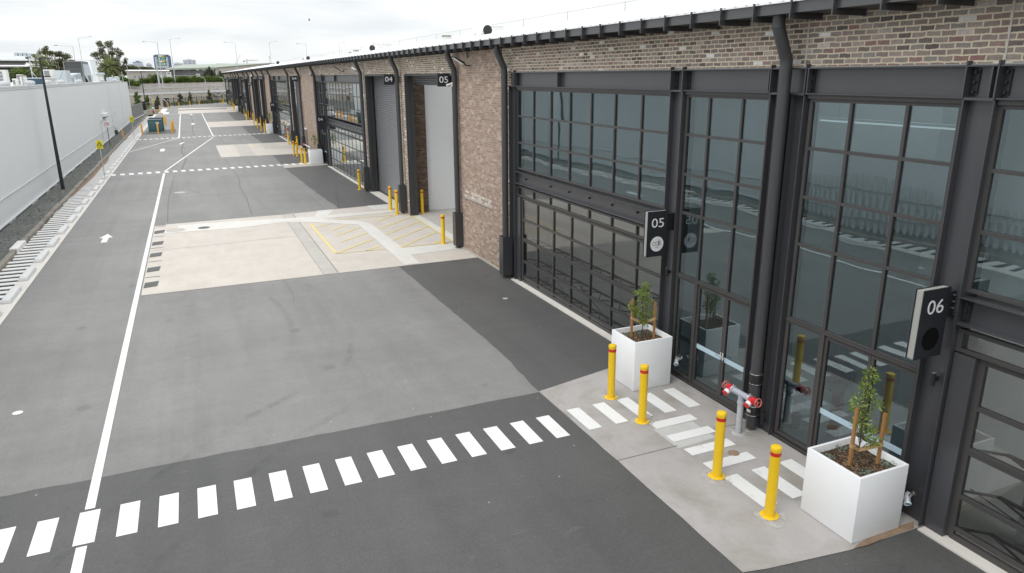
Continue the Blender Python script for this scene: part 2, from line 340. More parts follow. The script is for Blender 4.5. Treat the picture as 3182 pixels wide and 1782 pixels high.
# ---------------------------------------------------------------- mesh helpers
WL = {}
class MB:
    def __init__(s): s.v = []; s.f = []
    def add(s, vs, fs):
        o = len(s.v); s.v += [tuple(p) for p in vs]; s.f += [tuple(i + o for i in q) for q in fs]; return s
    def box(s, x0, x1, y0, y1, z0, z1):
        return s.add([(x0, y0, z0), (x1, y0, z0), (x1, y1, z0), (x0, y1, z0), (x0, y0, z1), (x1, y0, z1), (x1, y1, z1), (x0, y1, z1)],
                     [(3, 2, 1, 0), (4, 5, 6, 7), (0, 1, 5, 4), (1, 2, 6, 5), (2, 3, 7, 6), (3, 0, 4, 7)])
    def hexa(s, p): return s.add(p, [(3, 2, 1, 0), (4, 5, 6, 7), (0, 1, 5, 4), (1, 2, 6, 5), (2, 3, 7, 6), (3, 0, 4, 7)])
    def beam(s, p, q, w, h, up=(0, 0, 1)):
        p, q = Vector(p), Vector(q); d = (q - p).normalized(); up = Vector(up)
        if abs(d.dot(up)) > 0.98: up = Vector((1, 0, 0))
        a = d.cross(up).normalized() * (w / 2); b = a.cross(d).normalized() * (h / 2)
        return s.hexa([p - a - b, p + a - b, q + a - b, q - a - b, p - a + b, p + a + b, q + a + b, q - a + b])
    def cyl(s, p, q, r, r2=None, n=12, cap=True):
        p, q = Vector(p), Vector(q); r2 = r if r2 is None else r2; d = (q - p).normalized()
        up = Vector((0, 0, 1)) if abs(d.z) < 0.9 else Vector((1, 0, 0))
        a = d.cross(up).normalized(); b = d.cross(a)
        vs = []
        for c, rr in ((p, r), (q, r2)):
            for i in range(n):
                t = 2 * math.pi * i / n; vs.append(c + (a * math.cos(t) + b * math.sin(t)) * rr)
        fs = [(i, (i + 1) % n, n + (i + 1) % n, n + i) for i in range(n)]
        if cap: fs += [tuple(range(n))[::-1], tuple(range(n, 2 * n))]
        return s.add(vs, fs)
    def tube(s, pts, r, n=10, rs=None):
        P = [Vector(p) for p in pts]; vs = []; L = len(P); a = None
        for i, p in enumerate(P):
            d = ((P[min(i + 1, L - 1)] - P[max(i - 1, 0)])).normalized()
            if a is None:
                up = Vector((0, 0, 1)) if abs(d.z) < 0.9 else Vector((0, 1, 0)); a = d.cross(up).normalized()
            else: a = (a - d * a.dot(d)).normalized()
            b = d.cross(a); rr = rs[i] if rs else r
            for k in range(n):
                t = 2 * math.pi * k / n; vs.append(p + (a * math.cos(t) + b * math.sin(t)) * rr)
        fs = [(i * n + k, i * n + (k + 1) % n, (i + 1) * n + (k + 1) % n, (i + 1) * n + k) for i in range(L - 1) for k in range(n)]
        fs += [tuple(range(n))[::-1], tuple(range((L - 1) * n, L * n))]
        return s.add(vs, fs)
    def lathe(s, c, prof, n=20):
        vs = []; L = len(prof)
        for (r, z) in prof:
            for k in range(n):
                t = 2 * math.pi * k / n; vs.append((c[0] + r * math.cos(t), c[1] + r * math.sin(t), c[2] + z))
        fs = [(i * n + k, i * n + (k + 1) % n, (i + 1) * n + (k + 1) % n, (i + 1) * n + k) for i in range(L - 1) for k in range(n)]
        fs += [tuple(range(n))[::-1], tuple(range((L - 1) * n, L * n))]
        return s.add(vs, fs)
    def prism(s, poly, e, axis='z'):
        """poly: 2-D points; e=(lo,hi) along axis. axis z: (x,y) ; x: (y,z) ; y: (x,z)"""
        n = len(poly)
        def mk(p, t): return (p[0], p[1], t) if axis == 'z' else ((t, p[0], p[1]) if axis == 'x' else (p[0], t, p[1]))
        return s.add([mk(p, e[0]) for p in poly] + [mk(p, e[1]) for p in poly],
                     [tuple(range(n))[::-1], tuple(range(n, 2 * n))] + [(i, (i + 1) % n, n + (i + 1) % n, n + i) for i in range(n)])
    def poly(s, pts): return s.add(pts, [tuple(range(len(pts)))])
    def sheet(s, poly, z): return s.poly([(x, y, z) for x, y in poly])
    def rect(s, x0, x1, y0, y1, z): return s.sheet([(x0, y0), (x1, y0), (x1, y1), (x0, y1)], z)
    def line(s, pts, w, z):
        P = [Vector((x, y)) for x, y in pts]; L = len(P); a = []; b = []
        for i, p in enumerate(P):
            d = (P[min(i + 1, L - 1)] - P[max(i - 1, 0)]).normalized(); nn = Vector((-d.y, d.x)) * (w / 2)
            a.append(p + nn); b.append(p - nn)
        vs = [(p.x, p.y, z) for p in a] + [(p.x, p.y, z) for p in b]
        return s.add(vs, [(L + i, L + i + 1, i + 1, i) for i in range(L - 1)])
    def torus(s, c, R, r, nrm=(0, 0, 1), n=20, k=8):
        c = Vector(c); nrm = Vector(nrm).normalized(); up = Vector((0, 0, 1)) if abs(nrm.z) < 0.9 else Vector((1, 0, 0))
        a = nrm.cross(up).normalized(); b = nrm.cross(a); vs = []
        for i in range(n):
            t = 2 * math.pi * i / n; d = a * math.cos(t) + b * math.sin(t)
            for j in range(k):
                q = 2 * math.pi * j / k; vs.append(c + d * (R + r * math.cos(q)) + nrm * (r * math.sin(q)))
        return s.add(vs, [(i * k + j, ((i + 1) % n) * k + j, ((i + 1) % n) * k + (j + 1) % k, i * k + (j + 1) % k) for i in range(n) for j in range(k)])
    def xf(s, mat):
        s.v = [tuple(mat @ Vector(p)) for p in s.v]; return s
    def build(s, name, mat, parent=None, smooth=False, bevel=0.0, seg=2):
        me = bpy.data.meshes.new(name); off = Vector((0, 0, 0))
        if parent is not None: off = WL.get(parent, Vector((0, 0, 0)))
        me.from_pydata([tuple(Vector(p) - off) for p in s.v], [], s.f); me.validate()
        bm = bmesh.new(); bm.from_mesh(me)
        if bevel: bmesh.ops.bevel(bm, geom=list(bm.edges), offset=bevel, segments=seg, profile=0.5, affect='EDGES', clamp_overlap=True)
        bmesh.ops.recalc_face_normals(bm, faces=bm.faces) if len(bm.faces) > 1 else None
        bm.to_mesh(me); bm.free()
        if smooth or bevel:
            for p in me.polygons: p.use_smooth = True
            me.set_sharp_from_angle(angle=math.radians(38))
        me.materials.append(mat)
        o = bpy.data.objects.new(name, me); COL.objects.link(o)
        if parent is not None: o.parent = parent; WL[o] = off
        return o
    def flat(s, name, mat, parent=None):       # sheets: keep normals up
        me = bpy.data.meshes.new(name); off = WL.get(parent, Vector((0, 0, 0))) if parent else Vector((0, 0, 0))
        me.from_pydata([tuple(Vector(p) - off) for p in s.v], [], s.f); me.materials.append(mat)
        o = bpy.data.objects.new(name, me); COL.objects.link(o)
        if parent is not None: o.parent = parent; WL[o] = off
        return o

def tag(o, label, cat, group=None, kind=None):
    o["label"] = label; o["category"] = cat
    if group: o["group"] = group
    if kind: o["kind"] = kind
    return o
def thing(name, label, cat, loc=(0, 0, 0), group=None):
    o = bpy.data.objects.new(name, None); COL.objects.link(o); o.location = loc; o.empty_display_size = 0.2
    WL[o] = Vector(loc); tag(o, label, cat, group); return o
def struct(o, label, cat): return tag(o, label, cat, kind="structure")
KIDS = {}
def copy_tree(o, loc, rz=0.0, label=None, scale=None):
    def rec(a, parent):
        c = a.copy(); COL.objects.link(c)
        if parent: c.parent = parent
        for ch in a.children: rec(ch, c)
        return c
    r = rec(o, None); r.location = loc; r.rotation_euler = (0, 0, rz)
    if scale: r.scale = scale
    if label: r["label"] = label
    return r
_tx = {}
def text_geo(body, size):
    key = (body, size)
    if key not in _tx:
        cu = bpy.data.curves.new("t", 'FONT'); cu.body = body; cu.size = size; cu.extrude = 0.002; cu.align_x = 'CENTER'; cu.align_y = 'CENTER'
        ob = bpy.data.objects.new("t", cu); COL.objects.link(ob)
        dg = bpy.context.evaluated_depsgraph_get(); me = bpy.data.meshes.new_from_object(ob.evaluated_get(dg))
        _tx[key] = ([tuple(v.co) for v in me.vertices], [tuple(p.vertices) for p in me.polygons])
        bpy.data.objects.remove(ob); bpy.data.meshes.remove(me); bpy.data.curves.remove(cu)
    return _tx[key]
def text_y(mb, body, size, cx, y, cz, sx=1.0):          # lettering on a face looking towards -y
    vs, fs = text_geo(body, size)
    return mb.add([(cx + v[0] * sx, y - v[2], cz + v[1]) for v in vs], fs)
def disc_y(mb, cx, y, cz, r, t=0.004, n=32):
    return mb.cyl((cx, y, cz), (cx, y - t, cz), r, n=n)

# ---------------------------------------------------------------- ground, roads, markings
g = MB().rect(-1500, 1500, -60, 3000, -0.42)
struct(g.flat("ground", m_earth), "bare earth ground spreading out to the horizon", "ground")
g = MB().rect(-5.75, 30, -12, 228, 0.0)
struct(g.flat("asphalt_road", m_asph), "light grey worn asphalt driveway running beside the brick warehouse", "road")
g = MB().rect(-8.85, -7.38, -12, 160, 0.05)
struct(g.flat("gravel_strip", m_gravel), "dark grey gravel strip along the foot of the white wall", "gravel")
g = MB().rect(-40, -5.75, 160, 232, -0.03)
struct(g.flat("verge_ground", m_earth), "bare planted verge ground beyond the end of the white wall", "ground")
g = MB().rect(-5.75, 30, 228, 234, -0.03)
struct(g.flat("verge_ground", m_earth), "bare planted verge ground between the boundary fence and motorway wall", "ground")

Z1, Z2, Z3, Z4 = 0.004, 0.008, 0.012, 0.019
def jag(p, q, n, a):
    """slightly ragged edge from p to q"""
    out = []
    for i in range(n):
        t = i / n; out.append((p[0] + (q[0] - p[0]) * t + RN.uniform(-a, a), p[1] + (q[1] - p[1]) * t + RN.uniform(-a, a)))
    return out
# dark asphalt: crossing band at the near end and apron strips in front of the facade
near = jag((-5.75, 13.46), (6.53, 13.46), 40, 0.02) + [(6.53, 13.46), (6.56, 6.95), (10.4, 6.95), (10.4, -12), (-5.75, -12)]
struct(MB().sheet(near[::-1], Z1).flat("dark_asphalt", m_asphd), "darker fresh asphalt across the near end around the zebra crossing", "asphalt patch")
ap = [(10.3, 13.75), (8.8, 13.75), (6.53, 13.47)] + jag((6.53, 13.47), (6.70, 16.0), 8, 0.02) + jag((6.70, 16.0), (6.6, 25.75), 24, 0.018) + [(6.6, 25.76), (10.3, 25.8)]
struct(MB().sheet(ap, Z1).flat("dark_asphalt", m_asphd2), "dark asphalt apron in front of the glass door marked 05", "asphalt patch")
ap = [(10.3, 39.6), (6.9, 39.3)] + jag((6.9, 39.3), (6.6, 48), 14, 0.05) + jag((6.6, 48), (6.45, 59.3), 16, 0.05) + [(6.45, 59.3), (10.3, 60.2)]
struct(MB().sheet(ap, Z1).flat("dark_asphalt", m_asphd2), "dark asphalt apron in front of the glass front marked 04", "asphalt patch")
ap = [(10.3, 62.5), (6.5, 62.0)] + jag((6.5, 62.0), (6.6, 69.5), 12, 0.05) + [(6.6, 69.9), (10.3, 70.3)]
struct(MB().sheet(ap, Z1).flat("dark_asphalt", m_asphd2), "dark asphalt strip beside the brick panel past the 04 planter", "asphalt patch")
ap = [(10.3, 84), (7.0, 83.7)] + jag((7.0, 83.7), (6.8, 97), 12, 0.06) + [(6.8, 97), (10.3, 97.5)]
struct(MB().sheet(ap, Z1).flat("dark_asphalt", m_asphd2), "dark asphalt apron before the glass front marked 03", "asphalt patch")
ap = [(10.3, 99.5), (6.7, 99)] + jag((6.7, 99), (6.9, 114), 12, 0.06) + [(6.9, 114), (10.3, 115)]
struct(MB().sheet(ap, Z1).flat("dark_asphalt", m_asphd2), "dark asphalt apron past the 03 planter before the tall doors", "asphalt patch")
ap = [(10.3, 130.5), (7.0, 130)] + jag((7.0, 130), (7.2, 159), 14, 0.06) + [(7.2, 160), (10.3, 162)]
struct(MB().sheet(ap, Z1).flat("dark_asphalt", m_asphd2), "dark asphalt apron before the doors marked 02", "asphalt patch")
struct(MB().sheet([(-5.6, 103.0), (-1.9, 103.4), (-1.85, 112.5), (-5.2, 112.5)], Z1).flat("dark_asphalt", m_asphd2), "dark asphalt pad under the teal kiosks", "asphalt patch")
struct(MB().line([(2.4, 23), (2.46, 24), (2.38, 25.7)], 0.012, Z1).line([(2.4, 39.2), (2.45, 42), (2.57, 45), (2.5, 50), (2.75, 55), (2.6, 60)], 0.03, Z1)
       .line([(-1.0, 62), (-0.7, 70), (-1.1, 78), (-0.9, 88), (-1.2, 95)], 0.06, Z1).line([(0.3, 96), (0.2, 110), (0.5, 130), (0.2, 158)], 0.07, Z1).line([(-1.6, 39), (-1.7, 46), (-1.5, 58)], 0.03, Z1)
       .line([(2.6, 62), (2.4, 69)], .03, Z1).line([(3.2, 84), (2.9, 95)], .04, Z1)
       .flat("asphalt_crack", m_crack), "thin dark seams and cracks running along the driveway", "crack")

# beige concrete slabs across the drive
slab = [(-2.15, 25.65), (3.8, 25.74), (10.4, 25.8), (10.4, 39.6), (3.8, 38.7), (-1.67, 38.45), (-1.67, 38.2), (-2.15, 38.2)]
struct(MB().sheet(slab, Z2).flat("concrete_slab", m_slab), "large beige concrete slab crossing the driveway before the open 05 door", "slab")
struct(MB().sheet([(3.8, 25.76), (4.33, 25.79), (4.38, 38.68), (3.84, 38.66)], Z3).flat("concrete_strip", m_slabg), "grey infill strip across the large beige slab", "slab")
struct(MB().line([(3.8, 25.76), (3.84, 38.66)], 0.012, Z3 + .002).line([(4.33, 25.8), (4.38, 38.66)], 0.025, Z3 + .002).line([(-2.1, 32.5), (0, 32.6), (3.8, 33.0)], 0.018, Z3 + .002).flat("slab_joint", m_crack), "dark saw-cut joints in the large beige slab", "joint")
wp = [(-2.1, 36.25), (-1.2, 36.1), (1.5, 36.0), (2.4, 36.2), (3.75, 36.6), (5.0, 35.9), (6.9, 34.3), (6.86, 25.86), (7.44, 25.84), (7.5, 27.3), (9.9, 27.5), (9.9, 28.55), (7.53, 28.65), (7.49, 34.3), (7.2, 35.1), (5.7, 36.6), (9.9, 37.0), (9.9, 37.6), (6.0, 37.5), (6.6, 39.1), (5.7, 39.0), (5.3, 37.4), (3.75, 37.5), (1.0, 37.9), (-1.1, 37.9), (-1.15, 36.9), (-2.1, 36.8)]
wpo = MB()
tri = [wp[0:5] + [(3.75, 37.5), (1.0, 37.9), (-1.1, 37.9), (-1.15, 36.9), (-2.1, 36.8)], [(3.75, 36.6), (5.0, 35.9), (6.9, 34.3), (7.49, 34.3), (7.2, 35.1), (5.7, 36.6), (5.3, 37.4), (3.75, 37.5)], [(6.9, 34.3), (6.86, 25.86), (7.44, 25.84), (7.5, 27.3), (7.53, 28.65), (7.49, 34.3)], [(7.5, 27.3), (9.9, 27.5), (9.9, 28.55), (7.53, 28.65)], [(5.7, 36.6), (9.9, 37.0), (9.9, 37.6), (6.0, 37.5), (5.3, 37.4)], [(5.3, 37.4), (6.0, 37.5), (6.6, 39.1), (5.7, 39.0)]]
for t in tri: wpo.sheet(t, Z3 + .003)
struct(wpo.flat("pale_concrete_trench", m_slabl), "pale new concrete service trench winding over the beige slab", "slab")
struct(MB().sheet([(9.86, 28.9), (11.2, 28.9), (11.2, 36.6), (9.98, 36.0)], Z3).sheet([(8.5, 38.0), (9.9, 37.9), (9.9, 39.45), (8.45, 39.4)], Z3).flat("door_apron", m_slabl), "pale concrete apron at the sill of the open 05 door", "slab")
bk = MB()
for y in (26.55, 28.8, 31.3, 33.6, 36.2): bk.sheet([(-2.12, y), (-1.70, y + 0.1), (-1.66, y + 0.8), (-2.1, y + 0.7)], Z3 + .006)
for y in (28.0, 30.5, 33.0, 35.5, 37.9): bk.line([(-2.12, y), (-1.9, y + 0.03), (-1.65, y + 0.02)], 0.05, Z3 + .006)
struct(bk.flat("asphalt_infill", m_asphd), "dark asphalt notches along the left edge of the beige slab", "asphalt patch")
yl = MB().line([(4.8, 35.6), (4.8, 28.78)], 0.10, Z4).line([(4.8, 28.8), (6.85, 28.75)], 0.06, Z4).line([(7.5, 28.75), (9.85, 28.78)], 0.06, Z4).line([(9.86, 28.78), (9.9, 35.95)], 0.08, Z4).line([(6.0, 36.05), (9.9, 35.98)], 0.05, Z4)
for a, b in (((4.92, 34.5), (5.64, 35.1)), ((5.46, 33.5), (6.36, 34.5)), ((5.5, 32.2), (6.8, 33.65)), ((5.43, 30.9), (6.81, 32.2)), ((4.88, 28.9), (6.79, 30.8)), ((6.03, 28.75), (6.81, 29.46)),
             ((7.79, 34.6), (9.08, 35.95)), ((7.61, 33.0), (9.85, 35.2)), ((7.54, 31.54), (9.83, 33.8)), ((7.54, 30.2), (9.85, 32.5)), ((7.51, 28.8), (9.77, 31.0)), ((8.9, 28.8), (9.85, 29.7))):
    yl.line([a, b], 0.085, Z4)
struct(yl.flat("hatched_marking", m_yline), "faded yellow hatched keep-clear box before the open 05 door", "road marking")
# farther slabs
struct(MB().sheet([(2.2, 69.95), (10.4, 70.2), (10.4, 83.9), (2.2, 82.9)], Z2).flat("concrete_slab", m_slab), "beige concrete slab before the second 04 door", "slab")
struct(MB().sheet([(3.85, 70.0), (5.25, 70.05), (5.3, 83.3), (3.95, 83.1)], Z3).sheet([(6.6, 76), (10.2, 75), (10.2, 79), (8.5, 80), (7.6, 83.3), (6.6, 83.2)], Z3).flat("concrete_strip", m_slabg), "grey infill strips on the slab before the second 04 door", "slab")
struct(MB().line([(5.6, 83.2), (5.65, 78.4)], 0.08, Z4).flat("yellow_line", m_yline), "worn yellow line on the slab before the second 04 door", "road marking")
struct(MB().sheet([(2.5, 113.9), (10.4, 116), (10.4, 130.3), (2.5, 127.7)], Z2).flat("concrete_slab", m_slab), "beige concrete slab before the doors marked 03", "slab")
struct(MB().line([(5.0, 127.5), (5.05, 121)], 0.09, Z3).flat("yellow_line", m_yline), "worn yellow line on the slab before the 03 doors", "road marking")
struct(MB().sheet([(8.2, 115.7), (10.3, 116.1), (10.3, 118.2), (8.1, 117.4)], Z3).sheet([(8.0, 127.2), (10.3, 127.8), (10.3, 130.1), (8.1, 129.2)], Z3).flat("concrete_strip", m_slabl), "pale concrete strips at the sills of the 03 doors", "slab")
struct(MB().sheet([(-1.95, 160.6), (9.0, 164.3), (10.4, 165), (10.4, 190.3), (-2.0, 189.6)], Z2).flat("concrete_slab", m_slab), "beige concrete slab at the far end of the driveway", "slab")
struct(MB().sheet([(-1.9, 176), (8.2, 180), (8.2, 184), (-1.95, 181)], Z3).flat("asphalt_infill", m_asphd2), "grey asphalt trench across the far beige slab", "asphalt patch")
# near concrete footpath
pave = jag((6.53, 6.45), (6.53, 13.48), 14, 0.012) + [(6.53, 13.5), (8.7, 14.02), (10.2, 14.05), (10.2, 6.40)]
pave = [(6.53, 6.70), (6.9, 6.62), (8.36, 6.44), (10.2, 6.40), (10.2, 14.0), (8.7, 13.98)] + jag((6.55, 13.48), (6.53, 6.70), 14, 0.012)
struct(MB().sheet(pave, Z3).flat("footpath", m_slabn), "grey-brown stained concrete footpath under the planters and bollards", "footpath")
struct(MB().line([(6.53, 10.12), (7.9, 10.13)], 0.02, Z3 + .002).line([(8.8, 10.4), (9.85, 10.35)], 0.015, Z3 + .002).flat("slab_joint", m_crack), "dark joint across the near footpath", "joint")
struct(MB().sheet([(7.85, 10.03), (8.79, 10.09), (8.79, 10.84), (7.85, 10.88)], Z3 + .002).flat("footpath_patch", m_slabp), "pale rectangular patch in the near footpath", "slab")
struct(MB().sheet([(6.43, 59.35), (10.2, 60.1), (10.2, 62.2), (6.45, 61.9)], Z2).flat("footpath", m_slabg), "short concrete path at the 04 planter", "footpath")
struct(MB().sheet([(8.42, 6.44), (8.7, 6.41), (9.1, 6.43), (9.7, 6.42), (9.85, 6.55), (9.5, 6.56), (9.2, 6.52), (8.9, 6.54), (8.6, 6.5)], Z4).flat("rust_stain", m_rust), "orange rust stain seeping out below the near planter", "stain")
mh = MB()
def cover(cx, cy, r, z, n=28):
    return [(cx + r * math.cos(2 * math.pi * i / n), cy + r * math.sin(2 * math.pi * i / n)) for i in range(n)]
for nm, (cx, cy, r, z), mm, lb in (("manhole_cover", (-1.22, 36.7, .42, Z4), m_slabg, "round concrete manhole cover on the pale trench"), ("manhole_cover", (0.02, 36.75, .27, Z4), m_crack, "small dark iron cover on the pale trench"),
                            ("survey_cap", (-4.13, 17.14, .10, Z1), m_paintold, "small white round cap set in the near asphalt"), ("drain_cap", (8.69, 9.45, .11, Z4), m_rust, "small round brass cap beside the zebra bars"),
                            ("drain_cap", (8.63, 20.3, .09, Z3), m_slabg, "small round grey cap in the apron before the 05 glass door"), ("drain_cap", (8.02, 11.42, .13, Z4 + .002), m_slabg, "small round cap by the second bollard"),
                            ("manhole_cover", (-1.1, 49.3, .35, Z1), m_slabg, "grey round manhole cover right of the white lane line")):
    struct(MB().prism(cover(cx, cy, r, z), (z, z + .003)).build(nm, mm), lb, "cover")
sn = MB()
for (cx, cy) in ((7.86, 12.52), (7.84, 11.26), (7.87, 8.93), (7.87, 7.62), (9.31, 10.05)):
    pts = []
    for i in range(22):
        a = 2 * math.pi * i / 22; r = RN.uniform(.19, .27) + (.12 * max(0, math.cos(a - 4.2)) if cy < 9 else 0); pts.append((cx + r * math.cos(a), cy + r * math.sin(a)))
    sn.sheet(pts, Z4 + .004)
def stainmat():
    k = NT("pale_grout_haze"); k.t.nodes.remove(k.b); out = [n for n in k.t.nodes if n.type == 'OUTPUT_MATERIAL'][0]
    tr = k.n("ShaderNodeBsdfTransparent"); df = k.n("ShaderNodeBsdfDiffuse"); df.inputs[0].default_value = (.60, .59, .58, 1)
    ms = k.n("ShaderNodeMixShader"); k.l(k.math('MULTIPLY', k.ramp(k.noise(9, detail=6, rough=.7), ((.40, 0), (.62, 1))), .6), ms.inputs[0]); k.l(tr.outputs[0], ms.inputs[1]); k.l(df.outputs[0], ms.inputs[2]); k.l(ms.outputs[0], out.inputs[0]); return k.m
struct(sn.flat("grout_stain", stainmat()), "pale grout haze on the footpath round the near bollard bases", "stain")
# white painted markings
zb = MB()
for k in range(-6, 20):
    x = -3.02 + 0.5955 * k
    if x < 6.5: zb.rect(x, x + 0.30, 11.36, 12.33, Z2)
for x in (6.95, 7.58, 8.18, 8.82): pass
struct(zb.flat("zebra_crossing", m_paint), "row of white zebra bars across the dark near asphalt", "road marking")
zb2 = MB()
for x0 in (6.66, 7.29, 7.90, 8.50, 9.13): zb2.rect(x0, x0 + 0.30, 11.38, 12.37, Z4)
for y0 in (10.86, 10.27, 9.69, 9.12): zb2.rect(7.92, 8.95, y0, y0 + 0.27, Z4)
for x0 in (7.94, 8.57, 9.21): zb2.rect(x0, x0 + 0.31, 7.83, 8.84, Z4)
struct(zb2.flat("zebra_crossing", m_paint), "white zebra bars turning along the near footpath between bollards and planter", "road marking")
def dash_row(a, b, step, w, l, z=Z2, skip=()):
    mbb = MB(); a = Vector(a); b = Vector(b); L = (b - a).length; d = (b - a) / L; nn = Vector((-d.y, d.x)); n = int(L / step)
    for k in range(n + 1):
        if k in skip: continue
        p = a + d * (k * step); q = p + d * w
        mbb.sheet([p[:], q[:], (q + nn * l)[:], (p + nn * l)[:]], z if p.x < 6.3 or a.y > 70 else Z3)
    return mbb
struct(dash_row((-5.75, 60.15), (9.0, 61.35), 0.596, 0.3, 1.0).flat("zebra_crossing", m_paint), "second row of white zebra bars reaching the 04 planter", "road marking")
struct(dash_row((-5.6, 94.4), (9.3, 97.6), 0.597, 0.3, 1.0).flat("zebra_crossing", m_paint), "third row of white zebra bars past the angled lane lines", "road marking")
struct(dash_row((-5.6, 158.4), (9.0, 163.4), 0.6, 0.3, 1.0).flat("zebra_crossing", m_paint), "far row of white zebra bars beyond the teal kiosks", "road marking")
struct(dash_row((1.5, 205.2), (9.9, 214.5), 0.6, 0.3, 0.9).flat("zebra_crossing", m_paint), "farthest row of white zebra bars before the boundary fence", "road marking")
ln = MB().line([(-2.29, -12), (-2.29, 11.30)], 0.15, Z2).line([(-2.29, 12.40), (-2.28, 25.6), (-2.26, 40), (-2.22, 60.0)], 0.15, Z2).line([(-2.22, 61.25), (2.41, 95.2)], 0.13, Z2).line([(2.41, 96.6), (2.42, 160.0)], 0.14, Z2)
ln.line([(-5.68, 79.5), (-1.5, 95.1)], 0.12, Z2).line([(-1.4, 96.3), (-1.52, 158.5)], 0.16, Z2).line([(-5.2, 98.2), (-2.6, 98.6)], .08, Z2).line([(-5.0, 103.3), (-3.0, 103.3)], .06, Z2)
struct(ln.flat("lane_line", m_paint), "long white lane line with angled tapers along the driveway", "road marking")
def arrow(cx, cy, L, W, z, rz=0):
    p = [(-.06, -.5), (.06, -.5), (.06, .02), (.5 * W / L, .02), (0, .5), (-.5 * W / L, .02), (-.06, .02)]
    c, s_ = math.cos(rz), math.sin(rz)
    return [(cx + (x * c - y * s_) * L, cy + (x * s_ + y * c) * L) for x, y in p]
struct(MB().sheet(arrow(-4.07, 36.2, 1.95, .56, Z2), Z2).flat("arrow_marking", m_paint), "white arrow on the left lane beside the wheel stops", "road marking")
struct(MB().sheet(arrow(-2.81, 80.2, 3.2, .62, Z2), Z2).flat("arrow_marking", m_paint), "white arrow just before the third zebra row", "road marking")
struct(MB().sheet(arrow(0.42, 124.2, 4.0, .7, Z2), Z2).flat("arrow_marking", m_paint), "white arrow on the lane right of the teal kiosks", "road marking")
struct(MB().sheet(arrow(0.41, 156.0, 4.0, .7, Z2), Z2).flat("arrow_marking", m_paint), "small white arrow against the far zebra row", "road marking")
struct(MB().sheet([(-1.35, 86.2), (-1.2, 86.1), (-.75, 88.6), (-.9, 88.9), (-1.2, 87.9)], Z2).flat("arrow_marking", m_paint), "bent white lane arrow beside the angled line", "road marking")
# far left white painted pads, kerbs
struct(MB().sheet([(-5.6, 166.8), (-4.5, 166.5), (-4.3, 189), (-5.4, 190)], Z2).sheet([(-4.7, 161.3), (-3.7, 161.0), (-3.6, 168.3), (-4.7, 168.6)], Z3).flat("painted_pad", m_paintold), "white painted ground pads beside the far yellow bollards", "road marking")
struct(MB().prism([(-5.9, 193.6), (-2.1, 197.8), (1.4, 205.4), (9.9, 215.5), (9.7, 216.1), (1.2, 206.1), (-2.2, 198.6), (-6.0, 194.4)], (-.05, .12)).build("kerb", m_edge), "pale concrete kerb closing the far end of the driveway", "kerb")
# faint tyre arcs
def tyremat():
    k = NT("tyre_scuff"); k.t.nodes.remove(k.b); out = [n for n in k.t.nodes if n.type == 'OUTPUT_MATERIAL'][0]
    tr = k.n("ShaderNodeBsdfTransparent"); df = k.n("ShaderNodeBsdfDiffuse"); df.inputs[0].default_value = (.05, .05, .05, 1)
    ms = k.n("ShaderNodeMixShader"); k.l(k.math('MULTIPLY', k.math('MULTIPLY', k.ramp(k.noise(2.5, detail=5, rough=.7), ((.38, 0), (.66, 1))), k.ramp(k.noise(.5), ((.4, .1), (.62, 1)))), .17), ms.inputs[0]); k.l(tr.outputs[0], ms.inputs[1]); k.l(df.outputs[0], ms.inputs[2]); k.l(ms.outputs[0], out.inputs[0]); return k.m
tm_ = MB()
def arcline(cx, cy, r, a0, a1, n=26): return [(cx + r * math.cos(math.radians(a0 + (a1 - a0) * i / n)), cy + r * math.sin(math.radians(a0 + (a1 - a0) * i / n))) for i in range(n + 1)]
for (cx, cy, r, a0, a1) in ((-9, 21, 11.0, -20, 20), (9.5, 52, 8.6, 170, 250), (9.0, 5.0, 11.5, 125, 185)):
    for d in (0, 1.55): tm_.line(arcline(cx, cy, r + d, a0, a1), .17, .0225)
struct(tm_.flat("tyre_mark", tyremat()), "faint dark curved tyre scuffs across the driveway asphalt", "tyre marks")
# drainage channel on the left
struct(MB().box(-6.23, -5.75, -12, 160, -0.3, 0.03).build("channel_edge", m_edge), "pale concrete edge strip between driveway and drain grating", "kerb")
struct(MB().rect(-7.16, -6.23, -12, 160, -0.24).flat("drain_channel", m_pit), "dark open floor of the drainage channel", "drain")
gr = MB()
for k in range(-60, 215):
    y = 27.28 + 0.586 * k
    if -12 < y < 159.5:
        gr.box(-7.16 + RN.uniform(-.02, .10), -6.23, y, y + 0.315, -0.016, 0.012 + RN.uniform(-.004, .004))
struct(gr.build("drain_grating", m_stripw), "white barred grating over the long drainage channel", "drain")
struct(MB().sheet([(-7.15, 50), (-7.05, 50.5), (-6.98, 54), (-6.86, 60), (-6.92, 66), (-6.84, 70), (-7.0, 74), (-7.14, 76)], 0.017).flat("rust_stain", m_rust), "orange rust stain over the drain grating by the kerb", "stain")
kb = MB(); y = -12.0
while y < 158:
    L = RN.uniform(1.6, 3.4); x = -7.27 + RN.uniform(-.025, .025)
    kb.box(x - .115, x + .115, y, min(y + L - 0.02, 160), -.3, 0.15 + RN.uniform(-.02, .02)); y += L
struct(kb.build("stone_kerb", m_kerb, bevel=0.045), "weathered brown stone kerb between gravel and drain grating", "kerb")
struct(MB().box(-7.43, -7.10, 34.6, 36.3, -.2, .19).build("painted_kerb_block", m_paintold, bevel=.04), "single white painted block standing in the weathered kerb", "kerb")
# litter of stones over the gravel
st = MB()
for i in range(520):
    x, y, r = RN.uniform(-8.75, -7.45), RN.uniform(36, 95), RN.uniform(.02, .05)
    st.add([(x - r, y, .05), (x, y - r, .05), (x + r, y, .05), (x, y + r, .05), (x + r * .2, y, .05 + r)], [(0, 1, 4), (1, 2, 4), (2, 3, 4), (3, 0, 4)])
tag(st.build("loose_stones", m_gravel), "loose grey stones scattered over the gravel strip", "stones", kind="stuff")

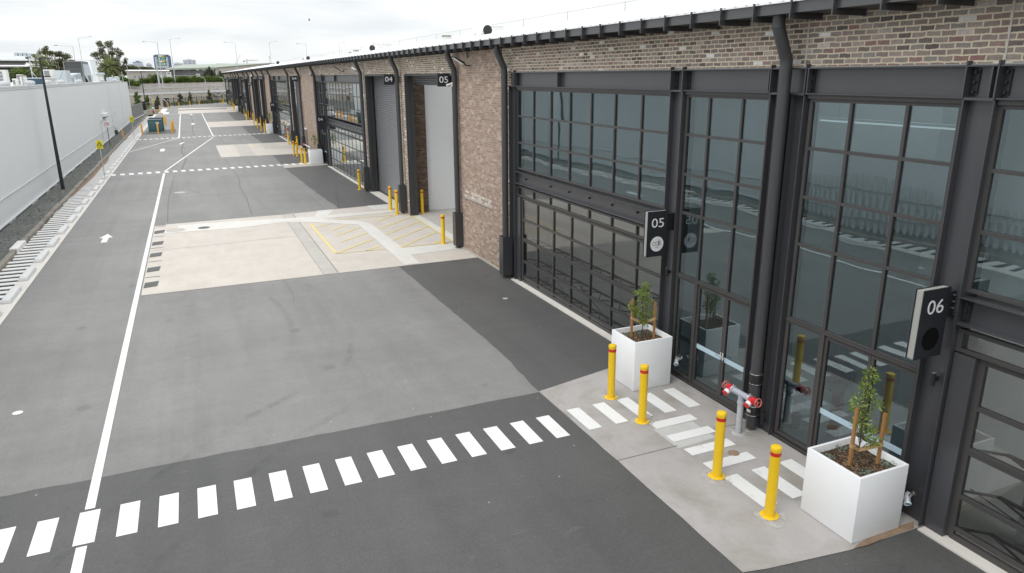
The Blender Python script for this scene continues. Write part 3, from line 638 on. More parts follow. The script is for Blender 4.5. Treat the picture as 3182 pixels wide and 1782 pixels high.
# wheel stops
ws = thing("wheel_stop", "", "wheel stop", (0, 0, 0), "white wheel stops along the drain grating")
MB().hexa([(-.16, 0, 0), (.16, 0, 0), (.16, 1.78, 0), (-.16, 1.78, 0), (-.12, .06, .13), (.12, .06, .13), (.12, 1.72, .13), (-.12, 1.72, .13)]).build("block", m_stop, ws, bevel=.03)
ws["label"] = "white rounded concrete wheel stop in the row along the drain grating"
first = True
wy = 20.60; idx = 0
while wy < 100:
    if not (58.4 < wy < 59.6):
        o = ws if first else copy_tree(ws, (0, 0, 0)); first = False
        o.location = (-6.05 + RN.uniform(-.012, .012), wy, 0.031); o.rotation_euler = (0, 0, RN.uniform(-.008, .008))
        if wy > 62: o.scale = (1, .8, 1)
    idx += 1; wy += 2.885 if wy < 62 else 2.35

# ---------------------------------------------------------------- brick warehouse
FX = 9.85
W = thing("brick_warehouse", "long brick warehouse with charcoal steel and glass bays and white metal roof", "warehouse", (FX, 100, 0))
YE = 214.8
# brick fabric: band above the openings, piers between them
BB = ((-6, YE),)
MB().box(9.88, 10.2, -8, YE, 7.005, 7.9).build("brick_band", m_brick, W)
for a, b in ((22.66, 23.35), (35.62, 36.75), (44.3, 45.75), (79.0, 80.55), (112.2, 115.0), (131.8, 132.7), (139.8, 141.2), (153.6, 157.6), (164.2, 166.4), (172.4, 174.6), (180.8, 182.6), (213.5, YE)):
    MB().box(9.885, 10.2, a, b, 0, 7.0).build("brick_pier", m_brick, W)
for a, b in ((23.36, 27.95), (63.15, 71.9), (98.3, 106.9), (121.2, 123.0), (127.0, 131.79)): MB().box(9.84, 10.2, a, b, 0, 7.0).build("brick_panel", m_brick2, W)
MB().box(9.832, 9.86, 23.35, 28.0, 7.0, 7.87).build("brick_panel", m_brick2, W)
MB().hexa([(9.836, 24.3, 2.23), (9.85, 24.3, 2.23), (9.85, 27.25, 2.23), (9.836, 27.25, 2.23), (9.836, 24.36, 2.51), (9.85, 24.36, 2.51), (9.85, 27.2, 2.51), (9.836, 27.2, 2.51)]).build("limewash_patch", m_brick3, W)
MB().box(9.80, 9.838, 24.25, 27.3, 2.19, 2.222).build("limewash_ledge", m_slabg, W)
MB().box(9.80, 9.84, 23.4, 27.9, 0.0, 0.06).box(9.80, 9.84, 63.2, 69, 0, .06).build("wall_footing", m_slabg, W)
# white expansion joints in the brick band
for a in (18.6, 9.86, 6.42): MB().box(9.87, 9.885, a, a + .022, 7.02, 7.8).build("expansion_joint", m_slabl, W)
# roof
MB().prism([(9.20, 8.07), (9.20, 8.03), (10.6, 8.262), (10.6, 8.302)][::-1], (-8, YE + .3), 'y').build("roof", m_roof, W)
MB().prism([(16.2, 9.24), (16.2, 9.19), (18.5, 9.57), (28, 8.0), (28, 8.05), (18.5, 9.62)][::-1], (-8, YE + .3), 'y').build("roof", m_roof, W)
ADDED_SKY = ((-5.0, 4.5), (7.5, 12.5), (15.0, 21.5), (27.2, 37.2))  # translucent roof openings, added to brighten the rooms inside
ye = -8.0
for a, b in ADDED_SKY + ((YE + .3, 0),):
    MB().prism([(10.6, 8.302), (10.6, 8.262), (16.2, 9.19), (16.2, 9.24)][::-1], (ye, a), 'y').build("roof", m_roof, W); ye = b
def added_skylightmat():
    k = NT("added_skylight_translucent"); k.t.nodes.remove(k.b); out = [n for n in k.t.nodes if n.type == 'OUTPUT_MATERIAL'][0]
    tr = k.n("ShaderNodeBsdfTransparent"); tr.inputs[0].default_value = (.92, .95, .96, 1); df = k.n("ShaderNodeBsdfDiffuse"); df.inputs[0].default_value = (.9, .9, .9, 1)
    ms = k.n("ShaderNodeMixShader"); ms.inputs[0].default_value = .35; k.l(tr.outputs[0], ms.inputs[1]); k.l(df.outputs[0], ms.inputs[2]); k.l(ms.outputs[0], out.inputs[0]); return k.m
skymat = added_skylightmat()
for a, b in ADDED_SKY: MB().add([(10.6, a, 8.29), (16.2, a, 9.22), (16.2, b, 9.22), (10.6, b, 8.29)], [(0, 1, 2, 3)]).flat("added_skylight", skymat, W)
rb = MB(); y = -7.9
while y < YE:
    rb.hexa([(9.18, y, 8.06), (18.4, y, 9.59), (18.4, y + .05, 9.59), (9.18, y + .05, 8.06), (9.18, y + .012, 8.095), (18.4, y + .012, 9.63), (18.4, y + .038, 9.63), (9.18, y + .038, 8.095)]); y += 0.29
rb.build("roof_ribs", m_roof, W)
rl = MB()
for k in range(40): rl.cyl((18.2, 2 + k * 5.4, 9.55), (18.2, 2 + k * 5.4, 10.0), .015, n=6)
rl.cyl((18.2, -8, 9.98), (18.2, YE, 9.98), .012, n=6)
rl.build("roof_safety_line", m_post, W)
# gutter with straps
MB().box(9.245, 9.275, -8, YE + .2, 7.86, 8.055).build("gutter", m_gutter, W)
MB().box(9.276, 9.879, -8, YE, 7.858, 7.885).build("soffit", m_black, W)  # black underside: the shade below the eaves is put into its colour
bmesh_b = MB().box(9.165, 9.88, -.012, .012, 7.765, 7.856).box(9.165, 9.243, -.012, .012, 7.858, 8.07)
b0 = None; rest = MB(); kk = 0; y = 7.86 - 0.872 * 4
while y < YE:
    if kk < 98:
        if b0 is None:
            b0 = bmesh_b.build("gutter_strap", m_gutter, W); b0.location = (0, 0, 0)
            me = b0.data
            b0.location = (0, y, 0)
        else:
            o = b0.copy(); COL.objects.link(o); o.parent = W; o.location = (0, y, 0)
    else:
        rest.box(9.165, 9.88, y - .012, y + .012, 7.765, 7.856).box(9.165, 9.243, y - .012, y + .012, 7.858, 8.07)
    y += 0.872; kk += 1
ro = rest.build("gutter_strap", m_gutter, W); ro["kind"] = "stuff"
# downpipes
def downpipe(y, guard=True, foot=True):
    p = MB().tube([(9.42, y, 7.88), (9.42, y, 7.72), (9.44, y, 7.64), (9.63, y, 7.22), (9.67, y, 7.13), (9.675, y, 7.03), (9.68, y, 6.5), (9.68, y, 0.05)], 0.108, 16)
    for z in (7.66, 7.2, 6.88, 5.9, 3.9, 1.95): p.cyl((9.68 if z < 7 else (9.43 if z > 7.5 else 9.645), y, z), (9.68 if z < 7 else (9.43 if z > 7.5 else 9.645), y, z + .03), .113, n=16)
    for z in (5.45, 3.3, 1.4): p.box(9.70, 9.86, y + .09, y + .13, z, z + .03)
    o = p.build("downpipe", m_pipe, W, smooth=True)
    if guard:
        MB().box(9.50, 9.515, y - .17, y + .17, .12, 1.5).box(9.515, 9.86, y - .17, y - .155, .12, 1.5).box(9.515, 9.86, y + .155, y + .17, .12, 1.5).build("pipe_guard", m_guard, o)
    return o
dp = downpipe(10.1, False)
for z in (1.02, .34): MB().cyl((9.68, 10.1, z), (9.68, 10.1, z + .2), .124, n=18).build("rubber_coupling", m_rubber, dp, smooth=True)
for z in (1.01, 1.215, .335, .53): MB().cyl((9.68, 10.1, z), (9.68, 10.1, z + .014), .127, n=18).build("clamp_band", m_chrome, dp, smooth=True)
MB().tube([(9.68, 10.1, .62), (9.60, 10.17, .66), (9.50, 10.27, .70)], .09, 14).cyl((9.52, 10.25, .692), (9.48, 10.29, .708), .105, n=14).build("branch_cap", m_pipe, dp, smooth=True)
MB().box(9.552, 9.556, 10.03, 10.13, .41, .47).build("pipe_label", m_white, dp)
for y in (22.68, 27.68, 36.30, 44.66, 62.2, 71.1, 79.1, 96.75, 104.7, 112.9, 120.1, 130.0, 138.9, 153.7, 162.6, 170.7, 178.7): downpipe(y)

# ---- steel and glass
def column(y0, y1, z1=7.0, name="steel_column"):
    m = MB().box(9.93, 9.96, y0 + .02, y1 - .02, 0, z1 - .46).box(9.81, 10.18, y0, y0 + .018, 0, z1 - .46).box(9.81, 10.18, y1 - .018, y1, 0, z1 - .46)
    m.box(9.80, 10.18, y0 + .001, y1 - .001, z1 - .459, z1 - .441)
    return m.build(name, m_steel, W)
def header(y0, y1, stiff=(), z0=6.56, z1=7.0, name="header_beam"):
    m = MB().box(9.93, 9.955, y0, y1, z0 + .018, z1 - .018).box(9.79, 10.15, y0, y1, z1 - .018, z1).box(9.80, 10.15, y0, y1, z0, z0 + .017)
    for s_ in stiff: m.box(9.80, 9.929, s_ - .012, s_ + .012, z0 + .018, z1 - (.018 if s_ not in () else 0))
    return m.build(name, m_steel, W)
def cleat(y, z0, z1, side, parent_name="bolted_cleat"):
    m = MB().box(9.905, 9.93, min(y, y + side * .1), max(y, y + side * .1), z0 + .05, z1 - .05)
    for i in range(3):
        z = z0 + .09 + (z1 - z0 - .18) * i / 2; m.cyl((9.905, y + side * .055, z), (9.872, y + side * .055, z), .022, n=8)
    return m.build(parent_name, m_black, W)
def window(ys, zs, x=9.90, t=0.055, gm=None, name="window", skip=(), band=None, wide=0.0, parent=None):
    """frame lines at ys / zs, panes between"""
    f = MB(); ys = sorted(ys); zs = sorted(zs)
    for i, y in enumerate(ys):
        w = t * (1.25 if i in (0, len(ys) - 1) else 1) / 2; f.box(x, x + .09, y - w, y + w, zs[0] - t / 2, zs[-1] + t / 2)
    for z in zs:
        for a, b in zip(ys, ys[1:]): f.box(x + .003, x + .087, a + t / 2 * .9, b - t / 2 * .9, z - t / 2, z + t / 2)
    o = f.build(name, m_frame, W if parent is None else parent)
    gmb = MB()
    for i, (a, b) in enumerate(zip(ys, ys[1:])):
        for j, (c, d) in enumerate(zip(zs, zs[1:])):
            if (i, j) in skip: continue
            q = [RN.uniform(-.0022, .0022) for _ in range(2)]
            gx = x + (.016 if gm is m_glassf else .032)
            gmb.add([(gx - q[0] - q[1], a, c), (gx + q[0] - q[1], b, c), (gx + q[0] + q[1], b, d), (gx - q[0] + q[1], a, d)], [(0, 3, 2, 1)])
    gmb.flat("glazing", gm or m_glass, o)
    return o
def truss_door(y0, y1, ncol, x=9.93, zrails=(0.22, 0.77, 1.53, 2.22, 2.93), bottom=0.06, trusses=True, gm=None):
    t = .05; f = MB(); step = (y1 - y0) / ncol; ys = [y0 + step * i for i in range(ncol + 1)]
    for i, y in enumerate(ys): f.box(x, x + .08, y - (.05 if i in (0, ncol) else .024), y + (.05 if i in (0, ncol) else .024), bottom, zrails[-1] + .03)
    for z in zrails:
        h = .035 if z != 1.53 else .06
        for a, b in zip(ys, ys[1:]): f.box(x + .003, x + .077, a + .025, b - .025, z - h, z + h)
    f.box(x + .002, x + .078, y0, y1, bottom - .03, bottom + .06)
    f.box(x - .004, x + .0, y0, y1, 1.525, 1.535)
    o = f.build("sectional_glass_door", m_frame, W)
    gg = MB(); zz = [bottom + .06] + list(zrails)
    for a, b in zip(ys, ys[1:]):
        for c, d in zip(zz, zz[1:]):
            q = [RN.uniform(-.001, .001) for _ in range(2)]; gx = x + (.014 if gm is m_glassf else .03)
            gg.add([(gx - q[0] - q[1], a, c), (gx + q[0] - q[1], b, c), (gx + q[0] + q[1], b, d), (gx - q[0] + q[1], a, d)], [(0, 3, 2, 1)])
    gg.flat("glazing", gm or m_glassd, o)
    if trusses:
        tr = MB(); xb = x + .42
        for z in (0.16, 0.80, 1.50):
            tr.beam((xb, y0 + .35, z + .03), (xb, y1 - .35, z + .03), .04, .05)
            tr.beam((x + .1, y0, z + .02), (xb, y0 + .35, z + .03), .035, .035).beam((x + .1, y1, z + .02), (xb, y1 - .35, z + .03), .035, .035)
            n = ncol * 2; s_ = (y1 - y0 - .7) / n
            for k in range(n):
                ya = y0 + .35 + s_ * k
                if k % 2 == 0: tr.beam((xb, ya, z + .03), (x + .09, ya + s_ * .9, z + .02), .028, .028)
                else: tr.beam((x + .09, ya + s_ * .1, z + .02), (xb, ya + s_, z + .03), .028, .028)
        for a, b in zip(ys[::2], ys[2::2]):
            tr.beam((x + .12, a, .2), (x + .30, b, .8), .014, .014)
        tr.build("door_truss", m_frame, o)
    return o
def mid_beam(y0, y1, z0=3.42, z1=3.82, bolts=()):
    m = MB().box(9.94, 9.965, y0, y1, z0 + .016, z1 - .016).box(9.80, 10.15, y0, y1, z1 - .016, z1).box(9.80, 10.15, y0, y1, z0, z0 + .016)
    o = m.build("mid_beam", m_steel, W)
    if bolts:
        q = MB()
        for y in bolts: q.cyl((9.94, y, z0 + .2), (9.90, y, z0 + .2), .028, n=8).cyl((9.90, y, z0 + .2), (9.885, y, z0 + .2), .016, n=6)
        q.build("bolt", m_black, o)
    return o
ROWS = (3.92, 4.77, 5.62, 6.46)
def door_leaf(y0, y1, z1, x, handle, band=1.0, hs=1):
    f = MB().box(x, x + .06, y0, y0 + .055, .06, z1).box(x, x + .06, y1 - .055, y1, .06, z1).box(x + .002, x + .058, y0 + .055, y1 - .055, .06, .17).box(x + .002, x + .058, y0 + .055, y1 - .055, z1 - .06, z1)
    o = f.build("entry_door", m_frame, W)
    MB().add([(x + .03, y0 + .05, .16), (x + .03, y1 - .05, .16), (x + .03, y1 - .05, z1 - .05), (x + .03, y0 + .05, z1 - .05)], [(0, 3, 2, 1)]).flat("glazing", m_glass, o)
    MB().box(x + .020, x + .024, y0 + .055, y1 - .055, band - .055, band + .055).build("safety_strip", m_band, o)
    hy = y1 - .03 if handle > 0 else y0 + .03
    MB().box(x - .012, x + .0, hy - .02, hy + .02, band - .02, band + .15).tube([(x - .004, hy, band + .07), (x - .055, hy, band + .07), (x - .06, hy - handle * .13, band + .065)], .010, 8).build("handle", m_chrome, o, smooth=True)
    return o
def side_light(y0, y1, z0, z1, x, band=1.0):
    o = window((y0, y1), (z0, z1), x=x, t=.06, name="side_light")
    MB().box(x + .040, x + .044, y0 + .03, y1 - .03, band - .055, band + .055).build("safety_strip", m_band, o)
    return o
def narrow_bay(y0, ym1, ym2, y1, band=1.0, rows=(2.49, 3.92, 4.78, 5.64, 6.46), flip=False):
    window((y0, ym1, ym2, y1), rows)
    side = (ym2, y1) if not flip else (y0, ym1)
    side_light(side[0] + .03, side[1], .12, 2.43, 9.90, band)
    MB().box(9.88, 10.0, (ym2 - .055) if not flip else ym1, (ym2 + .0) if not flip else ym1 + .055, 0, 2.44).box(9.88, 10.0, y0 - .05, y1 + .05, 2.441, 2.47).build("door_post", m_frame, W)
    a, b = (y0, ym2 - .06) if not flip else (ym1 + .06, y1)
    mid = ym1 if not flip else ym2
    door_leaf(a, mid - .004, 2.42, 9.91, 1, band); door_leaf(mid + .004, b, 2.42, 9.912, -1, band)
    MB().box(9.87, 10.05, y0 - .05, y1 + .05, 0, .055).build("door_sill", m_frame, W)
    MB().box(9.86, 10.0, y0 - .06, y1 + .06, 6.49, 6.555).build("window_head", m_frame, W)

# near bays: 06 glass (D), 06 entry (C), 05 entry (B), 05 glass (A)
column(6.42, 6.87); column(9.74, 10.05); column(10.20, 10.58); column(13.20, 13.65); column(22.18, 22.64)
MB().box(9.955, 9.975, 10.05, 10.20, 0, 7.0).build("column_infill", m_steel, W)
header(6.45, 9.745, (6.52, 9.70)); header(9.765, 10.555); header(10.58, 13.2, (10.64,)); header(13.22, 13.6); header(13.65, 22.17, (19.11, 22.1)); header(22.19, 22.62); header(-8, 6.41)
MB().box(9.86, 9.95, -8, 22.64, 7.003, 7.018).build("lintel_flashing", m_signe, W)
for y in (6.43, 6.87, 9.74, 10.57, 13.2, 13.63, 22.17): MB().box(9.78, 9.93, y - .011, y + .011, 6.56, 7.06).build("end_plate", m_steel, W)
cleat(6.42, 6.56, 7.0, -1); cleat(6.85, 6.56, 7.0, -1); cleat(9.74, 6.56, 7, -1); cleat(10.60, 6.56, 7, 1); cleat(13.19, 6.56, 7, -1); cleat(13.62, 6.56, 7, -1); cleat(22.15, 6.56, 7, -1)
narrow_bay(10.66, 11.40, 12.40, 13.13, 1.0)
narrow_bay(6.93, 7.78, 8.81, 9.66, 1.0)
MB().box(9.85, 10.0, 6.88, 13.19, -.01, .012).build("base_trim", m_steel, W)
MB().box(9.86, 9.93, 9.72, 10.62, 0, .16).box(9.80, 9.86, 9.95, 10.0, .1, .36).build("column_base_plate", m_steel, W)
window([13.68 + 1.207 * i for i in range(8)], ROWS)
MB().box(9.86, 10.0, 13.66, 22.17, 6.49, 6.555).build("window_head", m_frame, W)
mid_beam(13.66, 22.17, bolts=(14.9, 16.1, 17.3, 18.5, 19.7, 21.5))
window([13.68 + 1.207 * i for i in range(8)], (3.02, 3.31), gm=m_glassd, name="transom_window")
truss_door(13.72, 21.82, 7)
MB().box(9.88, 10.1, 21.88, 22.16, 0, 2.97).build("door_jamb", m_steel, W)
window([6.39 - 1.207 * i for i in range(6)], ROWS)
MB().box(9.86, 10.0, -8, 6.41, 6.49, 6.555).build("window_head", m_frame, W)
mid_beam(-8, 6.41, bolts=(5.0, 3.8)); cleat(6.40, 3.42, 3.82, -1)
window([6.38 - 2.41 * i for i in range(6)], (3.02, 3.31), gm=m_glassd, name="transom_window")
MB().box(9.88, 10.1, 6.08, 6.40, 0, 2.97).build("door_jamb", m_steel, W)
truss_door(-6.0, 6.03, 6, x=9.96)
struct(MB().box(9.70, 10.2, 13.7, 22.3, -.1, .03).build("door_sill_strip", m_edge), "pale concrete sill strip under the 05 glass door", "sill")
struct(MB().box(9.72, 10.3, -8, 6.38, -.1, .03).build("door_sill_strip", m_edge), "pale concrete sill strip under the 06 glass door", "sill")

# 04, 03, 02, 01 glass bays
def far_bay(y0, yc, y1, ncol, nn, lab):
    column(yc, yc + .48); column(y1 - .42, y1)
    header(y0, yc - .01, (y0 + (yc - y0) * .62,)); header(yc + .01, y1)
    for y in (yc, yc + .47): MB().box(9.78, 9.93, y - .011, y + .011, 6.56, 7.06).build("end_plate", m_steel, W)
    st_ = (yc - y0) / ncol
    window([y0 + .03 + st_ * i * .998 for i in range(ncol + 1)], (3.98, 4.82, 5.66, 6.48), gm=m_glassf); mid_beam(y0, yc, bolts=[y0 + st_ * (i + .5) for i in range(ncol)])
    window([y0 + .03 + st_ * i * .998 for i in range(ncol + 1)], (3.02, 3.31), gm=m_glassf, name="transom_window")
    truss_door(y0 + .05, yc - .5, ncol - 1, gm=m_glassf)
    MB().box(9.86, 10.1, yc - .44, yc - .01, 0, 2.97).build("door_jamb", m_steel, W)
    n0, n1 = yc + .50, y1 - .44; s_ = (n1 - n0) / nn
    window([n0 + s_ * i for i in range(nn + 1)], (2.49, 3.98, 4.82, 5.66, 6.48), gm=m_glassf)
    door_leaf(n0 + .05, n0 + s_ - .01, 2.42, 9.91, 1); door_leaf(n0 + s_ + .01, n0 + 2 * s_ - .02, 2.42, 9.912, -1)
    if nn > 2: side_light(n0 + 2 * s_ + .04, n1 - .02, .12, 2.43, 9.90)
    MB().box(9.86, 10.0, y0, y1, 6.51, 6.556).build("window_head", m_frame, W)
    struct(MB().box(9.70, 10.2, y0, yc, -.1, .03).build("door_sill_strip", m_edge), "pale concrete sill strip under the %s glass front" % lab, "sill")
far_bay(45.9, 58.98, 62.55, 11, 3, "04"); far_bay(80.85, 93.1, 97.1, 10, 3, "03"); far_bay(141.5, 150.3, 153.5, 7, 3, "02"); far_bay(182.8, 198, 213.4, 12, 3, "01")

# tall door openings
def roller(y0, y1, z0=0.02, z1=6.92, x=10.36):
    m = MB(); n = int((z1 - z0) / 0.098); h = (z1 - z0) / n
    prof = [(x + .02, z0)]
    for i in range(n):
        for a, dx in ((.15, -.008), (.5, -.022), (.85, -.008), (1.0, .012)): prof.append((x + dx, z0 + h * (i + a)))
    vs = [(p[0], y0, p[1]) for p in prof] + [(p[0], y1, p[1]) for p in prof]; L = len(prof)
    m.add(vs, [(i, i + 1, L + i + 1, L + i) for i in range(L - 1)])
    m.box(x + .03, x + .05, y0, y1, z0, z1)
    o = m.build("roller_door", m_shut, W, smooth=True)
    MB().box(x - .03, x + .03, y0, y1, z0 - .0, z0 + .09).build("bottom_rail", m_guard, o)
    return o
def door_portal(y0, y1, d=.42):
    MB().box(9.845, 9.845 + d, y1 - .12, y1, 0, 6.98).box(9.845, 9.845 + d, y0, y0 + .12, 0, 6.98).box(9.846, 9.845 + d, y0 + .12, y1 - .12, 6.92, 6.98).box(9.90, 10.02, y1 - .17, y1 - .12, 0, 6.92).build("door_portal", m_guard, W)
for (a, b) in ((36.75, 44.3), (71.95, 79.0), (107.0, 112.2), (115.0, 121.2), (132.7, 139.8), (157.6, 164.2), (166.4, 172.4), (174.6, 180.8)):
    door_portal(a, b); roller(a + .12, b - .12)
    if a > 40: MB().box(10.42, 10.6, a, b, 0, 7).build("door_backing", m_black, W)
door_portal(27.95, 35.6); roller(28.07, 35.48, 6.50, 6.92)
MB().box(10.4, 10.9, 28.0, 35.5, 6.6, 7.0).build("door_drum_box", m_black, W)
door_portal(123.0, 127.0); roller(123.12, 126.88, .02, 6.9)
struct(MB().box(9.72, 10.3, 36.9, 44.2, -.1, .03).build("door_sill_strip", m_edge), "pale concrete sill strip under the closed 04 roller door", "sill")
# service door in the 04 brick panel
sd = MB().box(9.79, 9.838, 69.6, 70.9, 0, 2.2).build("service_door", m_brown, W)
MB().box(9.77, 9.838, 69.5, 71.0, 2.21, 2.32).build("door_trim", m_paintold, sd)
MB().box(9.76, 9.79, 69.7, 69.76, .9, 1.4).build("handle", m_chrome, sd)
# inside: open 05 bay
MB().box(11.05, 17.0, 36.5, 36.7, 0, 8.2).build("painted_side_wall", m_int2, W)
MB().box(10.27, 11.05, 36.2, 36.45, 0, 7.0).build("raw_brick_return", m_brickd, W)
MB().box(17.0, 17.2, 27.0, 36.7, 0, 8.2).build("interior_wall", m_int, W)
MB().box(10.21, 17.0, 27.4, 27.6, 0, 8.0).build("interior_wall", m_int, W)
struct(MB().rect(10.3, 17.0, 27.6, 36.5, 0.018).flat("interior_floor", m_slabg), "bare concrete floor inside the open 05 bay", "floor")
# inside: glass bays
struct(MB().rect(10.2, 22, -8, 22.7, 0.02).flat("interior_floor", m_floor), "grey polished floor seen through the near glass doors", "floor")
struct(MB().rect(10.2, 18, 45, 63, 0.02).rect(10.2, 18, 80.6, 98, .02).flat("interior_floor", m_floor), "grey polished floor behind the far glass fronts", "floor")
for b in ((19.5, 19.7, -8, 22.7, 0, 7.0), (10.2, 19.5, 22.66, 22.8, 0, 7), (10.3, 19.5, 13.36, 13.48, 0, 7.0), (10.3, 15.0, 6.6, 6.72, 0, 7), (13.2, 13.3, 9.6, 13.36, 0, 7.0), (16.5, 16.6, 6.72, 9.6, 0, 7.0), (13.3, 16.5, 9.6, 9.7, 0, 7.0), (17.5, 17.6, 45, 63, 0, 7), (10.6, 17.5, 62.8, 62.9, 0, 7), (17.5, 17.6, 80, 98, 0, 7), (17.5, 17.6, 141, 154, 0, 7), (17.5, 17.6, 182, 214, 0, 7)):
    MB().box(*b).build("interior_wall", m_int, W)
for b in ((10.2, 19.6, 4.5, 7.5), (10.2, 19.6, 12.5, 15.0), (10.2, 10.6, 7.5, 12.5), (16.2, 19.6, 7.5, 12.5), (10.2, 19.6, 21.5, 27.3), (10.2, 10.6, -8, 4.5), (10.2, 10.6, 15.0, 21.5), (16.2, 19.6, -8, 4.5), (16.2, 19.6, 15.0, 21.5), (10.2, 18, 44, 64), (10.2, 18, 79, 99), (10.2, 18, 140, 155), (10.2, 18, 182, 214)): MB().box(*b, 7.02, 7.1).build("ceiling", m_ceil, W)
for b in ((10.7, 10.95, 14.2, 14.45), (10.7, 10.95, 21.2, 21.45), (10.75, 11.0, 5.3, 5.55), (10.75, 11, -1, -.75)): MB().box(*b, 0, 7).build("interior_column", m_int, W)
for i, (x, a, b, z, lab) in enumerate(((12.6, 7.4, 12.0, 5.95, "lit tube light behind the upper panes of the entry bay"), (12.6, 1.6, 6.2, 5.95, "lit tube light cut off by the right frame edge"))):
    t = thing("tube_light", lab, "light", (x, a, z))
    MB().box(x - .05, x + .05, a, b, z, z + .05).build("housing", m_white, t); MB().box(x - .035, x + .035, a + .03, b - .03, z - .035, z - .001).build("tube", m_tube, t)
    MB().cyl((x, a + .5, z + .05), (x, a + .5, 7.02), .008, n=6).cyl((x, b - .5, z + .05), (x, b - .5, 7.02), .008, n=6).build("hanger", m_post, t)
# hose reel and extinguisher behind the 06 entry glass
t = thing("hose_reel", "maroon fire hose reel behind the glass beside the 06 entry door", "hose reel", (10.9, 9.2, 1.0))
MB().cyl((10.7, 9.2, 1.35), (10.95, 9.2, 1.35), .33, n=28).build("drum", m_maroon, t, smooth=True)
MB().torus((10.82, 9.2, 1.35), .26, .10, (1, 0, 0), 28, 8).build("hose", m_rubber, t, smooth=True)
MB().cyl((10.69, 9.2, 1.35), (10.66, 9.2, 1.35), .07, n=14).box(10.9, 11.0, 9.1, 9.3, 0.02, 1.35).build("hub", m_valve, t)
t = thing("fire_extinguisher", "red fire extinguisher standing behind the glass left of the hose reel", "extinguisher", (10.5, 9.75, 0.02))
MB().lathe((10.5, 9.75, .30), [(.07, 0), (.08, .03), (.08, .42), (.055, .5), (.025, .53), (.025, .58)], 16).build("cylinder", m_valve, t, smooth=True)
MB().box(10.42, 10.55, 9.73, 9.77, .88, .92).tube([(10.5, 9.75, .88), (10.42, 9.75, .85), (10.41, 9.75, .5)], .012, 6).build("valve", m_rubber, t)
MB().box(10.44, 10.56, 9.69, 9.81, .02, .30).build("stand", m_guard, t)

# ---------------------------------------------------------------- signs on the warehouse
def blade(y, num, label, logo=None, x0=9.20, x1=9.73, z0=2.90, z1=3.93):
    t = thing("number_sign", label, "sign", (x1, y, z0))
    MB().box(x0 - .0, x1, y - .055, y + .055, z0, z1).build("sign_edge", m_signe, t, bevel=.004, seg=1)
    MB().box(x0 - .012, x1 + .004, y - .068, y - .056, z0 - .012, z1 + .012).box(x0 - .012, x1 + .004, y + .056, y + .068, z0 - .012, z1 + .012).build("sign_face", m_signb, t)
    MB().box(x1, 9.94, y - .06, y + .06, z1 - .44, z1 - .07).box(x1 + .002, 9.94, y - .085, y + .085, z1 - .46, z1 - .441).build("bracket", m_black, t)
    mb_ = MB(); cx = (x0 + x1) / 2; yf = y - .0685
    text_y(mb_, num, .30, cx + .005, yf, z1 - .27, 1.2); mb_.build("number", m_white, t)
    if logo == "cdk":
        lx, lz = cx - .0, z0 + .28
        MB().cyl((lx, y - .0682, lz), (lx, y - .072, lz), .175, n=40).build("logo_disc", m_white, t)
        q = MB(); yy = y - .0745
        def arc(cx_, cz_, r, a0, a1, n=14): return [(cx_ + r * math.cos(math.radians(a0 + (a1 - a0) * i / n)), yy, cz_ + r * math.sin(math.radians(a0 + (a1 - a0) * i / n))) for i in range(n + 1)]
        q.tube(arc(lx - .085, lz + .015, .042, 45, 315), .004, 5).tube(arc(lx - .002, lz + .015, .042, 0, 360, 20), .004, 5)
        q.tube([(lx + .042, yy, lz + .105), (lx + .042, yy, lz - .03)], .004, 5).tube([(lx + .055, yy, lz + .105), (lx + .055, yy, lz - .03)], .004, 5)
        q.tube([(lx + .11, yy, lz + .06), (lx + .058, yy, lz + .01), (lx + .115, yy, lz - .03)], .004, 5)
        q.build("logo_letters", m_black, t)
        q = MB().box(lx - .06, lx + .06, yy, yy + .002, lz - .068, lz - .062).box(lx - .045, lx + .045, yy, yy + .002, lz - .088, lz - .082); q.build("logo_line", m_post, t)
    elif logo == "disc":
        MB().cyl((cx - .0, y - .0682, z0 + .28), (cx, y - .072, z0 + .28), .175, n=40).build("blank_disc", m_matte, t)
        bo = MB()
        for i in range(3): bo.cyl((9.90, y - .06, z1 - .13 - .1 * i), (9.90, y - .075, z1 - .13 - .1 * i), .014, n=8)
        bo.build("bolt", m_chrome, t)
    return t
blade(6.62, "06", "black blade sign reading 06 above the near planter", "disc", 9.24, 9.79)
blade(13.43, "05", "black blade sign reading 05 with a white cdk disc", "cdk")
blade(59.3, "04", "black blade sign reading 04 beside the glass front")
blade(94.0, "03", "black blade sign reading 03 beyond the 03 glass front")
blade(150.5, "02", "small far black blade sign reading 02 above the distant white planter")
blade(198.2, "01", "farthest black blade sign reading 01 near the end of the warehouse")
def square(y, num, label, z0=6.50, z1=7.0, x0=9.07, x1=9.575):
    t = thing("number_sign", label, "sign", (x1, y, z0))
    MB().box(x0, x1, y - .05, y + .05, z0, z1).build("sign_face", m_signb, t, bevel=.006, seg=1)
    MB().box(x1, 9.90, y + .0, y + .045, z0 + .1, z1 - .1).build("bracket", m_black, t)
    mb_ = MB(); text_y(mb_, num, .34, (x0 + x1) / 2, y - .0505, (z0 + z1) / 2, 1.15); mb_.build("number", m_white, t)
    return t
square(27.95, "05", "square black sign reading 05 at the top of the open door")
square(36.55, "04", "square black sign reading 04 at the top of the near ribbed roller door")
square(71.3, "04", "smaller square black sign reading 04 at the second roller door", )
square(104.95, "03", "square black sign reading 03 nearest the camera of the two", )
square(113.15, "03", "square black sign reading 03 farther along of the two")
square(123.0, "02", "square black sign reading 02 hung lower than its neighbours", 5.66, 6.12)
square(130.3, "02", "square black sign reading 02 above the first 02 door")
square(154.0, "02", "tiny square black sign reading 02 on the farther 02 door")
square(163.0, "01", "tiny square black sign reading 01 nearer of the last two")
square(171.0, "01", "tiny square black sign reading 01 farther of the last two")

